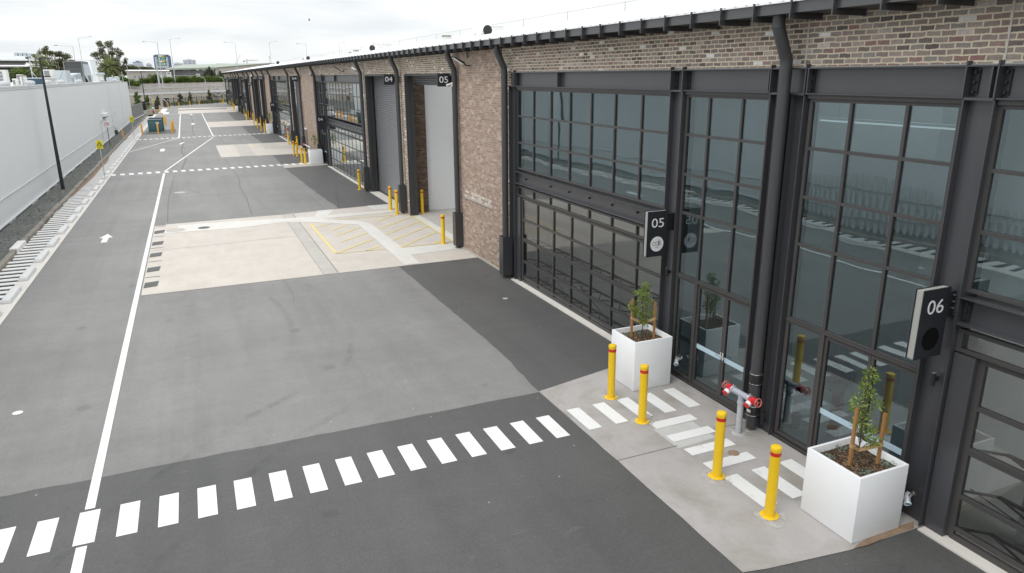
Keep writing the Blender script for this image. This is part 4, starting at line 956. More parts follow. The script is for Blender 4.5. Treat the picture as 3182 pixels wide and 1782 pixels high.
# ---------------------------------------------------------------- lamps, cameras on the warehouse
def wall_light(y, label):
    t = thing("wall_light", label, "light", (9.93, y, 2.45))
    MB().cyl((9.83, y, 2.36), (9.83, y, 2.56), .035, n=14).build("body", m_black, t, smooth=True)
    MB().box(9.83, 9.93, y - .02, y + .02, 2.43, 2.49).build("arm", m_black, t)
    MB().cyl((9.83, y, 2.56), (9.83, y, 2.563), .03, n=14).build("lens", m_chrome, t)
wall_light(6.62, "small black cylinder wall light on the column by the largest planter")
wall_light(13.42, "small black cylinder wall light under the blade sign with a white disc")
def flood(y, label, z=7.38):
    t = thing("floodlight", label, "floodlight", (9.88, y, z))
    MB().hexa([(9.15, y - .16, z + .22), (9.17, y - .16, z + .17), (9.55, y - .16, z - .06), (9.58, y - .16, z), (9.15, y + .16, z + .22), (9.17, y + .16, z + .17), (9.55, y + .16, z - .06), (9.58, y + .16, z)]).build("housing", m_black, t)
    MB().hexa([(9.16, y - .15, z + .168), (9.17, y - .15, z + .160), (9.53, y - .15, z - .064), (9.53, y - .15, z - .057), (9.16, y + .15, z + .168), (9.17, y + .15, z + .160), (9.53, y + .15, z - .064), (9.53, y + .15, z - .057)]).build("lens", m_white, t)
    MB().tube([(9.55, y, z - .02), (9.72, y, z - .12), (9.88, y, z - .1)], .025, 8).box(9.84, 9.88, y - .06, y + .06, z - .17, z - .03).build("arm", m_black, t)
flood(26.3, "floodlight on the brick above the downpipe right of the open 05 door")
flood(50.6, "floodlight on the brick band above the 04 glass front", 7.36)
flood(76.0, "floodlight above the second 04 roller door", 7.36)
flood(101.5, "floodlight above the brick panel past the 03 glass front", 7.36)
flood(144.5, "small distant floodlight above the 02 glass front", 7.36)
flood(193.0, "farthest floodlight above the 01 glass front", 7.36)
t = thing("security_camera", "white bullet camera below the square 05 sign", "camera", (9.57, 27.65, 6.6))
MB().cyl((9.34, 27.62, 6.55), (9.56, 27.66, 6.60), .045, n=12).build("body", m_white, t, smooth=True)
MB().box(9.54, 9.585, 27.62, 27.70, 6.50, 6.66).build("mount", m_white, t)
t = thing("security_camera", "white bullet camera on the downpipe left of the near roller door", "camera", (9.6, 44.66, 7.3))
MB().cyl((9.22, 44.8, 7.42), (9.40, 44.7, 7.30), .055, n=12).build("body", m_white, t, smooth=True)
MB().box(9.40, 9.58, 44.63, 44.69, 7.27, 7.33).build("mount", m_white, t)
t = thing("security_camera", "cream dome camera cluster at the downpipe by the 04 brick panel", "camera", (9.6, 62.8, 7.0))
MB().lathe((9.45, 62.2, 6.95), [(.02, -.02), (.10, .02), (.13, .12), (.12, .22), (.05, .28)], 14).build("dome", m_signe, t, smooth=True)
MB().box(9.45, 9.60, 62.16, 62.24, 7.16, 7.24).build("mount", m_signe, t)
t = thing("security_camera", "small white dome camera beside the first 03 door", "camera", (9.6, 122.1, 7.1))
MB().lathe((9.42, 120.1, 7.0), [(.02, -.02), (.13, .04), (.15, .16), (.06, .28)], 14).build("dome", m_white, t, smooth=True)
MB().box(9.42, 9.6, 120.06, 120.14, 7.2, 7.27).build("mount", m_white, t)
t = thing("sensor_box", "small grey sensor box on the brick right of the floodlight", "sensor", (9.85, 26.57, 7.6))
MB().box(9.76, 9.832, 26.5, 26.64, 7.55, 7.72).build("case", m_post, t, bevel=.01)
MB().box(9.80, 9.832, 26.55, 26.59, 7.72, 7.78).build("cable_gland", m_post, t)

# rooftop gear on the warehouse
def roofz(x): return 8.07 + (x - 9.2) * 0.1667
def cowl(y, label, s=1.0, x=13.2):
    z = roofz(x) - .03; t = thing("exhaust_cowl", label, "exhaust cowl", (x, y, z))
    MB().cyl((x, y - .1, z + .23 * s), (x, y + 1.3 * s, z + .23 * s), .20 * s, n=22).build("duct", m_roof, t, smooth=True)
    MB().cyl((x, y - .11, z + .23 * s), (x, y - .14, z + .23 * s), .225 * s, n=22).build("mouth", m_black, t, smooth=True)
    MB().box(x - .2, x + .2, y + .2, y + .9, z - .05, z + .12).build("saddle", m_roof, t)
cowl(33.0, "largest round black mouthed exhaust duct on the warehouse roof"); cowl(56.3, "middle sized black mouthed exhaust duct on the warehouse roof"); cowl(88, "small black mouthed exhaust duct far along the warehouse roof"); cowl(118, "tiny farthest black mouthed exhaust duct on the roof line", 1.1)
def capvent(y, label, s=1.0, x=13.3):
    z = roofz(x) - .03; t = thing("roof_vent", label, "roof vent", (x, y, z))
    MB().hexa([(x - .28 * s, y - .28 * s, z), (x + .28 * s, y - .28 * s, z), (x + .28 * s, y + .28 * s, z), (x - .28 * s, y + .28 * s, z), (x - .2 * s, y - .2 * s, z + .22 * s), (x + .2 * s, y - .2 * s, z + .22 * s), (x + .2 * s, y + .2 * s, z + .22 * s), (x - .2 * s, y + .2 * s, z + .22 * s)]).build("base", m_ac, t)
    MB().box(x - .19 * s, x + .19 * s, y - .19 * s, y + .19 * s, z + .22 * s, z + .28 * s).build("louvre", m_acg, t)
    MB().box(x - .3 * s, x + .3 * s, y - .3 * s, y + .3 * s, z + .28 * s, z + .34 * s).build("hood", m_ac, t)
capvent(39.1, "largest white capped vent on the warehouse roof"); capvent(62.4, "middle white capped vent on the warehouse roof"); capvent(64.9, "low white capped vent farther along the roof", .6); capvent(92, "small white capped vent far along the roof", .9)
for y, lab in ((38.8, "big pale box fan standing by the largest roof duct"), (62.8, "pale box fan by the middle roof duct"), (95, "small pale box fan far along the roof"), (129, "tiny pale box fan near the far roof end")):
    x = 16.0; z = roofz(x); t = thing("roof_fan_box", lab, "roof unit", (x, y, z))
    MB().hexa([(x - .45, y - .35, z - .05), (x + .45, y - .35, z - .05), (x + .45, y + .35, z - .05), (x - .45, y + .35, z - .05), (x - .38, y - .28, z + .30), (x + .38, y - .28, z + .30), (x + .38, y + .28, z + .30), (x - .38, y + .28, z + .30)]).build("casing", m_ac, t)
    MB().box(x - .42, x + .42, y - .32, y + .32, z + .302, z + .33).build("lid", m_roof, t)

# ---------------------------------------------------------------- planters with young shrubs
def leaf_add(mb, p, d, L, w, fold=.25):
    d = Vector(d).normalized(); up = Vector((RN.uniform(-1, 1), RN.uniform(-1, 1), RN.uniform(.2, 1)))
    s_ = d.cross(up)
    if s_.length < 1e-4: s_ = Vector((1, 0, 0))
    s_.normalize(); n_ = s_.cross(d)
    p = Vector(p); m = p + d * (L * .45); droop = Vector((0, 0, -.12 * L))
    mb.add([p, m + s_ * w + n_ * (fold * w), p + d * L + droop, m - s_ * w + n_ * (fold * w), m], [(0, 1, 4), (1, 2, 4), (2, 3, 4), (3, 0, 4)])
WHO = {"06": "largest near", "05": "second near", "04": "third", "03": "fourth", "02": "distant"}
def planter(x0, x1, y0, y1, h, label, detail=True, shrub=None, slabel=""):
    cx, cy = (x0 + x1) / 2, (y0 + y1) / 2
    t = thing("planter_box", label, "planter", (cx, cy, 0), "white cube planters along the facade")
    w = .045
    o = [(x0, y0), (x1, y0), (x1, y1), (x0, y1)]; i_ = [(x0 + w, y0 + w), (x1 - w, y0 + w), (x1 - w, y1 - w), (x0 + w, y1 - w)]
    vs = [(a, b, .02) for a, b in o] + [(a, b, h) for a, b in o] + [(a, b, h) for a, b in i_] + [(a, b, h - .2) for a, b in i_]
    fs = [(3, 2, 1, 0), (12, 13, 14, 15)]
    for k in range(4):
        n = (k + 1) % 4; fs += [(k, n, 4 + n, 4 + k), (4 + k, 4 + n, 8 + n, 8 + k), (8 + k, 8 + n, 12 + n, 12 + k)]
    MB().add(vs, fs).build("body", m_planter, t, bevel=.005, seg=2)
    MB().box(x0 + .03, x1 - .03, y0 + .03, y1 - .03, 0.0, .02).build("plinth", m_guard, t)
    n = 14; so_ = MB(); vs = []
    for j in range(n + 1):
        for k in range(n + 1):
            vs.append((x0 + w + (x1 - x0 - 2 * w) * k / n, y0 + w + (y1 - y0 - 2 * w) * j / n, h - .12 + RN.uniform(-.014, .014) + .03 * math.exp(-((k - n / 2) ** 2 + (j - n / 2) ** 2) / 20)))
    so_.add(vs, [(j * (n + 1) + k, j * (n + 1) + k + 1, (j + 1) * (n + 1) + k + 1, (j + 1) * (n + 1) + k) for j in range(n) for k in range(n)])
    so_.build("mulch", m_mulch, t, smooth=True)
    zs = h - .11
    if shrub is None: return t
    H = shrub["h"]; s = thing("young_shrub", slabel, "shrub", (cx, cy, zs), "young shrubs in the white planters")
    # stem and twigs
    st_ = MB(); top = Vector((cx + shrub.get("lean", 0), cy, zs + H))
    st_.tube([(cx, cy, zs - .03), (cx + .01, cy - .01, zs + H * .3), (cx - .01, cy + .01, zs + H * .65), top], .012, 6, [.013, .011, .008, .003])
    lv = MB(); tips = []
    for (dx, dy, fz, rr, nn) in shrub["clumps"]:
        base = Vector((cx, cy, zs + H * max(.1, fz - .14))); c = Vector((cx + dx, cy + dy, zs + H * fz))
        st_.tube([base, (base + c) / 2 + Vector((0, 0, .02)), c], .005, 5, [.007, .005, .003])
        for q in range(nn):
            d = Vector((RN.gauss(0, 1), RN.gauss(0, 1), RN.gauss(0, .75))).normalized(); p = c + d * (rr * RN.random() ** .5 * .85)
            dirv = d + Vector((RN.gauss(0, .5), RN.gauss(0, .5), RN.gauss(.35, .45)))
            leaf_add(lv, p, dirv, RN.uniform(.05, .10) * shrub.get("ls", 1), RN.uniform(.008, .014) * shrub.get("ls", 1))
    st_.build("stem", m_bark, s, smooth=True); lv.build("foliage", m_leaf, s)
    # stakes and tie
    if shrub.get("stakes"):
        (ax, ay, ah), (bx, by, bh) = shrub["stakes"]
        for (px, py, ph, lab) in ((ax, ay, ah, "left"), (bx, by, bh, "right")):
            k = thing("timber_stake", "%s timber stake beside the shrub in the %s planter" % (lab, WHO[shrub["which"]]), "stake", (px, py, zs))
            MB().hexa([(px - .022, py - .022, zs - .05), (px + .022, py - .022, zs - .05), (px + .022, py + .022, zs - .05), (px - .022, py + .022, zs - .05), (px - .026 + .004, py - .022, zs + ph), (px + .022, py - .022, zs + ph), (px + .022, py + .022, zs + ph), (px - .022, py + .022, zs + ph)]).build("post", m_stake, k)
            MB().box(px - .028, px + .028, py - .028, py + .028, zs + .31 + (.14 if shrub["which"] == "05" else 0), zs + .36 + (.14 if shrub["which"] == "05" else 0)).build("tie_wrap", m_tie, k)
        tz = zs + .33 + (.14 if shrub["which"] == "05" else 0)
        tie = MB()
        for (px, py) in ((ax, ay), (bx, by)):
            a, b = Vector((px, py, tz)), Vector((cx, cy, tz - .12))
            dv = (b - a); pr = Vector((-dv.y, dv.x, 0)).normalized() * .03
            for sg in (-1, 1):
                P = [a + pr * sg, a + dv * .5 + pr * sg * .7, b + pr * sg * .3]
                for e, f_ in zip(P, P[1:]): tie.beam(e, f_, .006, .05)
        o_ = tie.build("hessian_tie", m_tie); tag(o_, "hessian tie looped between both stakes in the %s planter" % WHO[shrub["which"]], "tie")
        ir = MB().tube([(cx - .1, cy - .12, zs + .02), (cx - .1, cy - .12, zs + .06), (cx - .02, cy - .16, zs + .05), (cx + .15, cy - .12, zs + .04), (x1 - .1, cy + .1, zs + .03)], .006, 6)
        tag(ir.build("drip_hose", m_rubber), "thin black drip hose lying on the mulch of the %s planter" % WHO[shrub["which"]], "hose")
    gc = MB()
    for (dx, dy, rr, nn) in shrub.get("cover", ()):
        for q in range(nn):
            a = RN.uniform(0, 6.28); r = rr * RN.random() ** .6
            leaf_add(gc, (cx + dx + math.cos(a) * r, cy + dy + math.sin(a) * r, zs + RN.uniform(0, .05)), (RN.gauss(0, 1), RN.gauss(0, 1), RN.uniform(.2, 1.2)), RN.uniform(.025, .045), RN.uniform(.006, .010))
    if gc.v: tag(gc.build("groundcover", m_sage), "silver green groundcover at the corners of the %s planter" % WHO[shrub["which"]], "groundcover", kind="stuff")
    return t
sh06 = dict(which="06", h=1.50, lean=-.02, stakes=((8.80, 7.02, .98), (9.25, 6.88, .86)), cover=((-.34, .28, .14, 130), (-.18, -.36, .15, 150), (.34, -.28, .14, 150), (.1, .36, .12, 80)),
            clumps=((0.0, 0, 1.0, .11, 70), (.05, .02, .93, .12, 80), (-.05, .0, .86, .11, 60), (.03, -.03, .80, .10, 50), (-.13, .02, .72, .11, 55), (.19, -.03, .66, .11, 70), (-.10, .03, .62, .12, 70), (.03, 0, .56, .10, 50), (-.05, -.04, .50, .11, 60), (-.12, .03, .46, .08, 30), (.06, .02, .40, .10, 50), (.12, -.05, .34, .12, 70), (.15, -.12, .27, .11, 70), (-.03, .04, .36, .08, 30)))
sh05 = dict(which="05", h=1.25, lean=.04, stakes=((8.76, 13.18, .92), (9.20, 12.92, .86)), cover=((-.33, .25, .13, 130), (.12, .22, .16, 150), (.34, .08, .10, 90), (-.1, -.38, .09, 60)),
            clumps=((.05, 0, 1.0, .09, 55), (.06, .0, .92, .11, 70), (-.10, .02, .86, .11, 80), (.02, 0, .80, .13, 80), (-.02, .02, .70, .13, 80), (.17, -.03, .66, .10, 60), (-.23, .06, .60, .13, 90), (-.16, .03, .53, .11, 60), (.0, 0, .55, .14, 80), (.19, -.04, .45, .10, 60), (-.08, .03, .42, .15, 100), (.06, 0, .38, .13, 90), (.02, -.05, .30, .10, 60)))
planter(8.47, 9.49, 6.53, 7.56, 1.14, "largest white cube planter beside the 06 entry", shrub=sh06, slabel="tall thin young shrub staked in the 06 planter")
planter(8.47, 9.47, 12.57, 13.56, 1.19, "white cube planter beside the 05 entry and bollards", shrub=sh05, slabel="young leafy shrub staked in the 05 planter")
far_cl = ((0, 0, 1.0, .14, 40), (.1, 0, .85, .2, 60), (-.08, 0, .78, .2, 60), (.14, 0, .62, .2, 60), (-.02, 0, .5, .16, 40))
planter(8.66, 9.68, 60.8, 61.8, 1.15, "white cube planter beside the 04 glass front", shrub=dict(which="04", h=1.25, ls=1.6, clumps=far_cl), slabel="leafy shrub in the white planter below the 04 blade sign")
planter(8.88, 9.92, 98.2, 99.2, 1.15, "white cube planter below the 03 blade sign", shrub=dict(which="03", h=1.35, ls=1.8, clumps=far_cl), slabel="thin shrub in the white planter below the 03 blade sign")
planter(8.98, 10.0, 163.0, 164.0, 1.2, "small distant white cube planter below the 02 blade sign", shrub=dict(which="02", h=1.3, ls=2.2, clumps=far_cl), slabel="tiny distant shrub in the planter below the 02 sign")

# ---------------------------------------------------------------- bollards
bo = thing("bollard", "", "bollard", (0, 0, 0), "yellow steel bollards with a red band")
MB().lathe((0, 0, 0), [(.083, .018), (.083, 1.19), (.087, 1.195), (.087, 1.235), (.078, 1.252), (.05, 1.258)], 24).build("post", m_yel, bo, smooth=True)
MB().lathe((0, 0, 0), [(.0845, 1.10), (.0845, 1.165)], 24).build("red_band", m_red, bo, smooth=True)
fl = MB().lathe((0, 0, 0), [(.150, 0), (.150, .014), (.146, .018)], 28)
fl.build("base_plate", m_yel, bo, smooth=True)
bt_ = MB()
for k in range(4):
    a = .8 + k * math.pi / 2; bt_.cyl((.118 * math.cos(a), .118 * math.sin(a), .018), (.118 * math.cos(a), .118 * math.sin(a), .032), .013, n=6)
bt_.build("bolt", m_galv, bo)
BL = [(7.86, 12.52, "yellow bollard in front of the left face of the 05 planter"), (7.84, 11.26, "yellow bollard on the footpath at the zebra corner, second from the 05 planter"),
      (7.87, 8.93, "yellow bollard on the near footpath in front of the red-valved standpipe"), (7.87, 7.62, "nearest yellow bollard, left of the largest planter"),
      (9.34, 28.68, "yellow bollard at the right end of the hatched box by the downpipe"), (10.55, 35.75, "yellow bollard inside the open 05 doorway against the white wall"),
      (9.33, 36.27, "right one of the yellow bollard pair before the 04 roller door"), (9.35, 37.64, "left one of the yellow bollard pair before the 04 roller door"),
      (9.38, 45.5, "lone yellow bollard at the right end of the 04 glass front"),
      (8.19, 62.4, "left of two yellow bollards just left of the 04 planter"), (8.34, 61.5, "right of two yellow bollards just left of the 04 planter"),
      (8.46, 69.2, "left of the two yellow bollards at the slab edge past the 04 planter"), (8.56, 68.0, "right of the two yellow bollards at the slab edge past the 04 planter"), (9.50, 74.7, "yellow bollard close to the second 04 roller door"),
      (9.35, 80.3, "lone yellow bollard at the right end of the 03 glass front"),
      (8.74, 99.6, "yellow bollard touching the left side of the 03 planter in view"), (8.65, 103.4, "second yellow bollard left of the 03 planter"), (8.70, 109.1, "yellow bollard third in line left of the 03 planter"),
      (9.62, 106.6, "yellow bollard against the pier before the nearer 03 door"), (9.62, 114.6, "yellow bollard against the pier between the two 03 doors"), (8.75, 116.2, "yellow bollard at the near corner of the 03 slab"),
      (8.66, 129.2, "yellow bollard at the far corner of the 03 slab"), (9.66, 128.6, "yellow bollard at the wall right of the lower 02 door"), (9.76, 133.0, "yellow bollard at the pier beside the lower 02 door"), (9.69, 138.5, "yellow bollard at the left side of the first 02 door"),
      (9.55, 146.8, "yellow bollard standing before the 02 glass front"), (8.81, 166.7, "yellow bollard left of the distant 02 planter"), (9.35, 172.6, "second yellow bollard left of the distant 02 planter"), (9.75, 184.2, "yellow bollard before the 01 glass front"), (9.7, 194.9, "far yellow bollard at the 01 blade sign"),
      (8.75, 216.6, "left one of the farthest bollard pair at the fence end"), (9.12, 216.4, "right one of the farthest bollard pair at the fence end"),
      (-4.2, 190.9, "yellow bollard before the dark mural board"), (-1.85, 193.2, "yellow bollard on the far kerb, right of the mural board"), (0.6, 207.8, "yellow bollard on the far kerb midway along the fence"), (2.84, 209.5, "yellow bollard on the far kerb nearest the far zebra row"),
      (-5.2, 163.8, "small yellow bollard beside the white painted pad")]
for i, (x, y, lab) in enumerate(BL):
    o = bo if i == 0 else copy_tree(bo, (x, y, 0))
    z = .016 if y < 14 else .012
    o.location = (x, y, z); o.rotation_euler = (RN.uniform(-.006, .006), RN.uniform(-.006, .006), RN.uniform(0, 1.5)); o["label"] = lab
ob = thing("bollard", "", "bollard", (0, 0, 0), "plain orange bollards around the teal kiosks")
MB().lathe((0, 0, 0), [(.10, 0), (.10, 1.25), (.085, 1.29), (.04, 1.30)], 16).build("post", m_oran, ob, smooth=True)
MB().lathe((0, 0, 0), [(.15, -.01), (.15, .012)], 16).build("base_plate", m_oran, ob)
OL = [(-5.66, 103.6, "orange bollard at the left front corner of the teal kiosks"), (-3.85, 104.0, "orange bollard standing in front of the near teal kiosk"), (-2.22, 104.8, "nearest orange bollard in the row right of the kiosks"), (-2.2, 107.4, "second orange bollard in the row right of the kiosks"), (-2.15, 110.2, "third orange bollard in the row right of the kiosks"),
      (-3.4, 123.6, "front one of the two orange bollards behind the kiosks"), (-3.6, 127.2, "rear one of the two orange bollards behind the kiosks"), (-7.42, 97.4, "orange bollard on the gravel beside the stone kerb")]
for i, (x, y, lab) in enumerate(OL):
    o = ob if i == 0 else copy_tree(ob, (0, 0, 0)); o.location = (x, y, .01 if x > -7 else .05); o["label"] = lab; o.scale = (1, 1, 1) if x > -7 else (.75, .75, .8)

# ---------------------------------------------------------------- standpipe (booster) and taps
t = thing("fire_standpipe", "grey standpipe with twin red valves beside the near downpipe", "standpipe", (9.31, 10.05, .012))
MB().cyl((9.31, 10.05, .012), (9.31, 10.05, .74), .062, n=18).cyl((9.31, 10.05, .66), (9.31, 10.05, .72), .075, n=18).build("post", m_galv, t, smooth=True)
MB().cyl((9.31, 10.05, .012), (9.31, 10.05, .02), .13, n=18).build("grout_collar", m_slabp, t)
MB().cyl((9.31, 10.05, .72), (9.31, 10.05, .86), .062, n=16).cyl((9.31, 9.82, .86), (9.31, 10.30, .86), .06, n=16).cyl((9.31, 9.80, .86), (9.31, 9.85, .86), .072, n=16).cyl((9.31, 10.27, .86), (9.31, 10.32, .86), .072, n=16).build("tee", m_grey, t, smooth=True)
for sg in (-1, 1):
    yb = 10.06 + sg * .31
    v = MB().cyl((9.31, 10.06 + sg * .25, .86), (9.31, 10.06 + sg * .40, .86), .052, n=14).lathe((9.31, yb + sg * .03, .86), [(.02, -.075), (.062, -.05), (.066, 0), (.062, .05), (.02, .075)], 14).cyl((9.31, yb, .86), (9.24, yb, .82), .052, n=14).build("valve", m_valve, t, smooth=True)
    MB().cyl((9.24, yb, .82), (9.19, yb, .79), .058, n=14).build("coupling", m_white, v, smooth=True)
    MB().torus((9.165, yb, .776), .05, .015, (-.86, 0, -.5), 16, 6).cyl((9.18, yb, .785), (9.165, yb, .776), .05, n=14).build("outlet_cap", m_valve, v, smooth=True)
    yw = 10.06 + sg * .47
    hw = MB().torus((9.31, yw, .87), .082, .011, (0, 1, .15 * sg), 24, 8)
    for k in range(3):
        a = k * 2.094; hw.cyl((9.31, yw, .87), (9.31 + .082 * math.cos(a), yw, .87 + .082 * math.sin(a)), .007, n=6)
    hw.cyl((9.31, 10.06 + sg * .38, .865), (9.31, yw, .87), .012, n=8); hw.build("handwheel", m_wheel, v, smooth=True)
    MB().torus((9.31, 10.06 + sg * .235, .86), .074, .009, (0, 1, 0), 18, 6).box(9.30, 9.32, 10.06 + sg * .235 - .012, 10.06 + sg * .235 + .012, .93, .965).build("clamp", m_galv, v)
t = thing("fire_standpipe", "grey standpipe with red valves beside the 03 glass front", "standpipe", (9.55, 81.4, 0))
MB().tube([(9.5, 81.6, 0), (9.5, 81.6, 1.75), (9.55, 81.5, 1.95), (9.8, 81.3, 2.0)], .08, 10).build("post", m_galv, t, smooth=True)
MB().cyl((9.5, 81.6, 1.42), (9.5, 81.6, 1.62), .11, n=10).cyl((9.35, 82.2, .75), (9.35, 82.5, .75), .08, n=10).build("valve", m_valve, t)
t = thing("fire_standpipe", "red and white horizontal pipe outlet before the 04 brick panel", "standpipe", (9.5, 67.5, 0))
MB().cyl((9.55, 66.8, .85), (9.55, 69.5, .85), .045, n=10).cyl((9.55, 67.2, 0), (9.55, 67.2, .85), .045, n=10).build("pipe", m_white, t, smooth=True)
MB().cyl((9.55, 69.5, .85), (9.52, 70.3, .85), .07, n=10).build("valve", m_valve, t)
def tap(x, y, z, label):
    t = thing("wall_valve", label, "valve", (x, y, z))
    MB().tube([(9.86, y + .05, z + .05), (9.76, y + .03, z + .05), (9.70, y, z + .02), (9.66, y - .05, z - .03)], .05, 12).build("elbow", m_galv, t, smooth=True)
    MB().torus((9.655, y - .055, z - .035), .05, .010, (-.5, -.7, -.5), 16, 6).build("lip", m_white, t)
    MB().cyl((9.668, y - .04, z - .02), (9.65, y - .06, z - .04), .044, n=14).build("bore", m_blue, t)
    MB().tube([(9.72, y, z + .06), (9.70, y - .06, z + .14), (9.69, y - .09, z + .16)], .008, 6).torus((9.69, y - .1, z + .17), .03, .007, (1, 0, 0), 12, 5).build("lever", m_bark, t)
    MB().cyl((9.80, y + .03, z - .06), (9.80, y + .03, z + .15), .035, n=10).build("collar", m_rubber, t)
tap(9.72, 12.68, .50, "white outlet pipe with blue bore behind the 05 planter"); tap(9.72, 6.62, .42, "small white outlet pipe low behind the largest planter")
t = thing("fallen_leaf", "dry brown leaf lying on the dark asphalt near the bottom corner", "leaf", (8.05, 5.55, .01))
lf = MB()
for a in (0, 1.2, 2.5, 3.8, 5.0): leaf_add(lf, (8.05, 5.55, .012), (math.cos(a), math.sin(a), .25), .07, .018)
lf.build("blade", m_dry, t)

# ---------------------------------------------------------------- left side: white warehouse and its roof gear
V = thing("white_warehouse", "long plain white rendered warehouse wall on the left", "warehouse", (-8.8, 60, 0))
MB().box(-21, -8.8, -25, 129.2, 0, 6.40).box(-21, -8.8, 129.2, 140.3, 0, 6.18).build("wall", m_wall, V)
MB().box(-9.05, -8.77, -25, 129.2, 6.40, 6.50).box(-9.05, -8.77, 129.2, 140.3, 6.18, 6.27).build("parapet_capping", m_cap, V)
MB().box(-8.795, -8.785, -25, 129, 6.28, 6.30).build("capping_shadow_line", m_post, V)
jt = MB()
for y in (104.0, 122.0): jt.box(-8.796, -8.788, y, y + .04, .1, 6.3)
jt.build("wall_joint", m_post, V)
MB().tube([(-8.75, -20, 1.30), (-8.75, 60, 1.30), (-8.75, 105.5, 1.27)], .028, 8).tube([(-8.75, 103.5, 0.1), (-8.75, 103.5, 2.60), (-8.75, 104, 2.65), (-8.75, 112, 2.72)], .03, 8).build("wall_conduit", m_cap, V, smooth=True)
MB().box(-8.79, -8.76, 90.0, 95.5, 2.2, 2.55).box(-8.785, -8.76, 90.0, 90.5, .6, 2.2).build("patched_panel", m_cap, V)
MB().box(-8.79, -8.70, -25, 138, -.2, .16).build("base_flashing", m_cap, V)
y = 30
while y < 134:
    L = RN.uniform(.8, 4.5); MB().box(-8.705, -8.695, y, y + L, .0, .10).build("base_gap_shade", m_pit, V); y += L + RN.uniform(.5, 2.5)  # solid dark strips, painting the shade of gaps at the wall foot
t = thing("meter_box", "small dark meter on the white wall behind the speed sign", "meter", (-8.72, 104.4, .4))
MB().box(-8.78, -8.45, 104.0, 105.0, .15, .60).build("case", m_guard, t); MB().cyl((-8.65, 104.5, .6), (-8.65, 104.5, .95), .05, n=8).build("riser", m_galv, t)
t = thing("wall_box", "white box fixed to the white wall above the speed sign", "box", (-8.7, 94, 2.75))
MB().box(-8.79, -8.45, 93.0, 96.2, 2.75, 3.1).build("case", m_white, t); MB().box(-8.78, -8.47, 93.2, 96.0, 2.66, 2.75).build("underside", m_guard, t)
# slatted screen fence nearer than the frame shows, seen mirrored in the windows
sf = thing("slat_screen", "dark vertical slat screen standing along the white wall, mirrored in the windows", "fence", (-8.4, 20, 0))
s_ = MB()
for k in range(70): s_.box(-8.45, -8.41, 8 + k * .32, 8.15 + k * .32, .05, 1.9 + (.35 if k > 38 else 0))
s_.build("slats", m_stop, sf)
MB().box(-8.41, -8.37, 8, 30.5, .5, .58).box(-8.41, -8.37, 8, 30.5, 1.6, 1.68).build("rail", m_post, sf)

def turbine(y, label):
    z = 6.42; x = -9.75; t = thing("turbine_vent", label, "roof vent", (x, y, z), "white ball turbine vents on the white roof")
    prof = [(.07, .0), (.20, .02), (.28, .08), (.31, .15), (.28, .22), (.20, .28), (.05, .31)]
    MB().lathe((x, y, z + .05), prof, 20).build("ball", m_post2, t, smooth=True)
    MB().cyl((x, y, z - .1), (x, y, z + .07), .18, n=16).build("neck", m_post, t)
    v = MB()
    for k in range(16):
        a = 2 * math.pi * k / 16; pts = [(x + r * 1.015 * math.cos(a + zz * .9), y + r * 1.015 * math.sin(a + zz * .9), z + .05 + zz) for r, zz in prof[1:-1]]
        v.tube(pts, .009, 4)
    v.build("vane", m_cap, t)
for y, lab in ((52.3, "nearest white ball turbine vent at the left edge of the frame"), (60.3, "white ball turbine vent in front of the dark blue panel"), (67.4, "white ball turbine vent partly hidden by the black lamp post"), (74.3, "white ball turbine vent right of the black lamp post"), (86.5, "white ball turbine vent in front of the tapered duct hood"), (109.5, "low white ball vent by the kitchen fans"), (128.5, "low white ball vent by the round tanks")): turbine(y, lab)
def acunit(x0, x1, y0, y1, z1, label, grille=True, side=1, fans=1):
    t = thing("air_conditioner", label, "air conditioner", ((x0 + x1) / 2, y0, 6.38))
    MB().box(x0, x1, y0, y1, 6.42, z1).build("casing", m_ac, t, bevel=.02)
    if grille:
        g_ = MB()
        for i in range(fans):
            za = 6.5 + (z1 - 6.55) * i / fans; zb_ = 6.5 + (z1 - 6.55) * (i + 1) / fans - .05
            g_.box(x0 + (x1 - x0) * .12, x0 + (x1 - x0) * .58, y0 - .012, y0 - .001, za, zb_)
        g_.build("fan_grille", m_acg, t)
    MB().box(x0, x0 + .1, y0, y1, 6.36, 6.42).box(x1 - .1, x1, y0, y1, 6.36, 6.42).build("foot", m_guard, t)
acunit(-11.35, -10.82, 59.2, 60.0, 7.46, "tall cream air conditioner at the far left edge of the roof", fans=4)
acunit(-11.15, -10.86, 62.5, 63.0, 6.90, "low cream air conditioner left of the stacked units")
acunit(-11.15, -10.84, 64.2, 65.0, 7.18, "cream stacked air conditioner left of the dark blue panel", fans=2); acunit(-10.83, -10.64, 64.4, 65.0, 7.13, "narrow cream unit touching the stacked air conditioner", False)
acunit(-11.2, -10.36, 76.0, 77.0, 7.64, "tall white air conditioner behind the black lamp post")
acunit(-10.38, -9.98, 101.5, 102.0, 7.30, "white cabinet with a dark panel before the round tanks")
t = thing("roof_screen", "long dark blue panel on the white roof behind a ball vent", "screen", (-11, 70, 6.38))
MB().box(-11.65, -10.45, 70, 70.3, 6.36, 6.90).build("panel", m_teal2, t); MB().box(-11.65, -10.45, 69.98, 70.32, 6.90, 6.95).build("cap", m_cap, t)
t = thing("roof_canopy", "small white canopy box with ribbed side behind the lamp post", "roof unit", (-10.1, 74.8, 6.38))
MB().box(-10.94, -10.12, 74.6, 75.9, 6.90, 6.97).build("top", m_cap, t)
r2 = MB().box(-10.88, -10.18, 74.75, 75.8, 6.38, 6.90)
for k in range(9): r2.box(-10.86 + k * .08, -10.83 + k * .08, 74.71, 74.745, 6.4, 6.88)
r2.build("ribbed_side", m_ac, t)
t = thing("roof_duct", "big plain galvanised duct box beside the tapered hood", "duct", (-10.4, 80, 6.38))
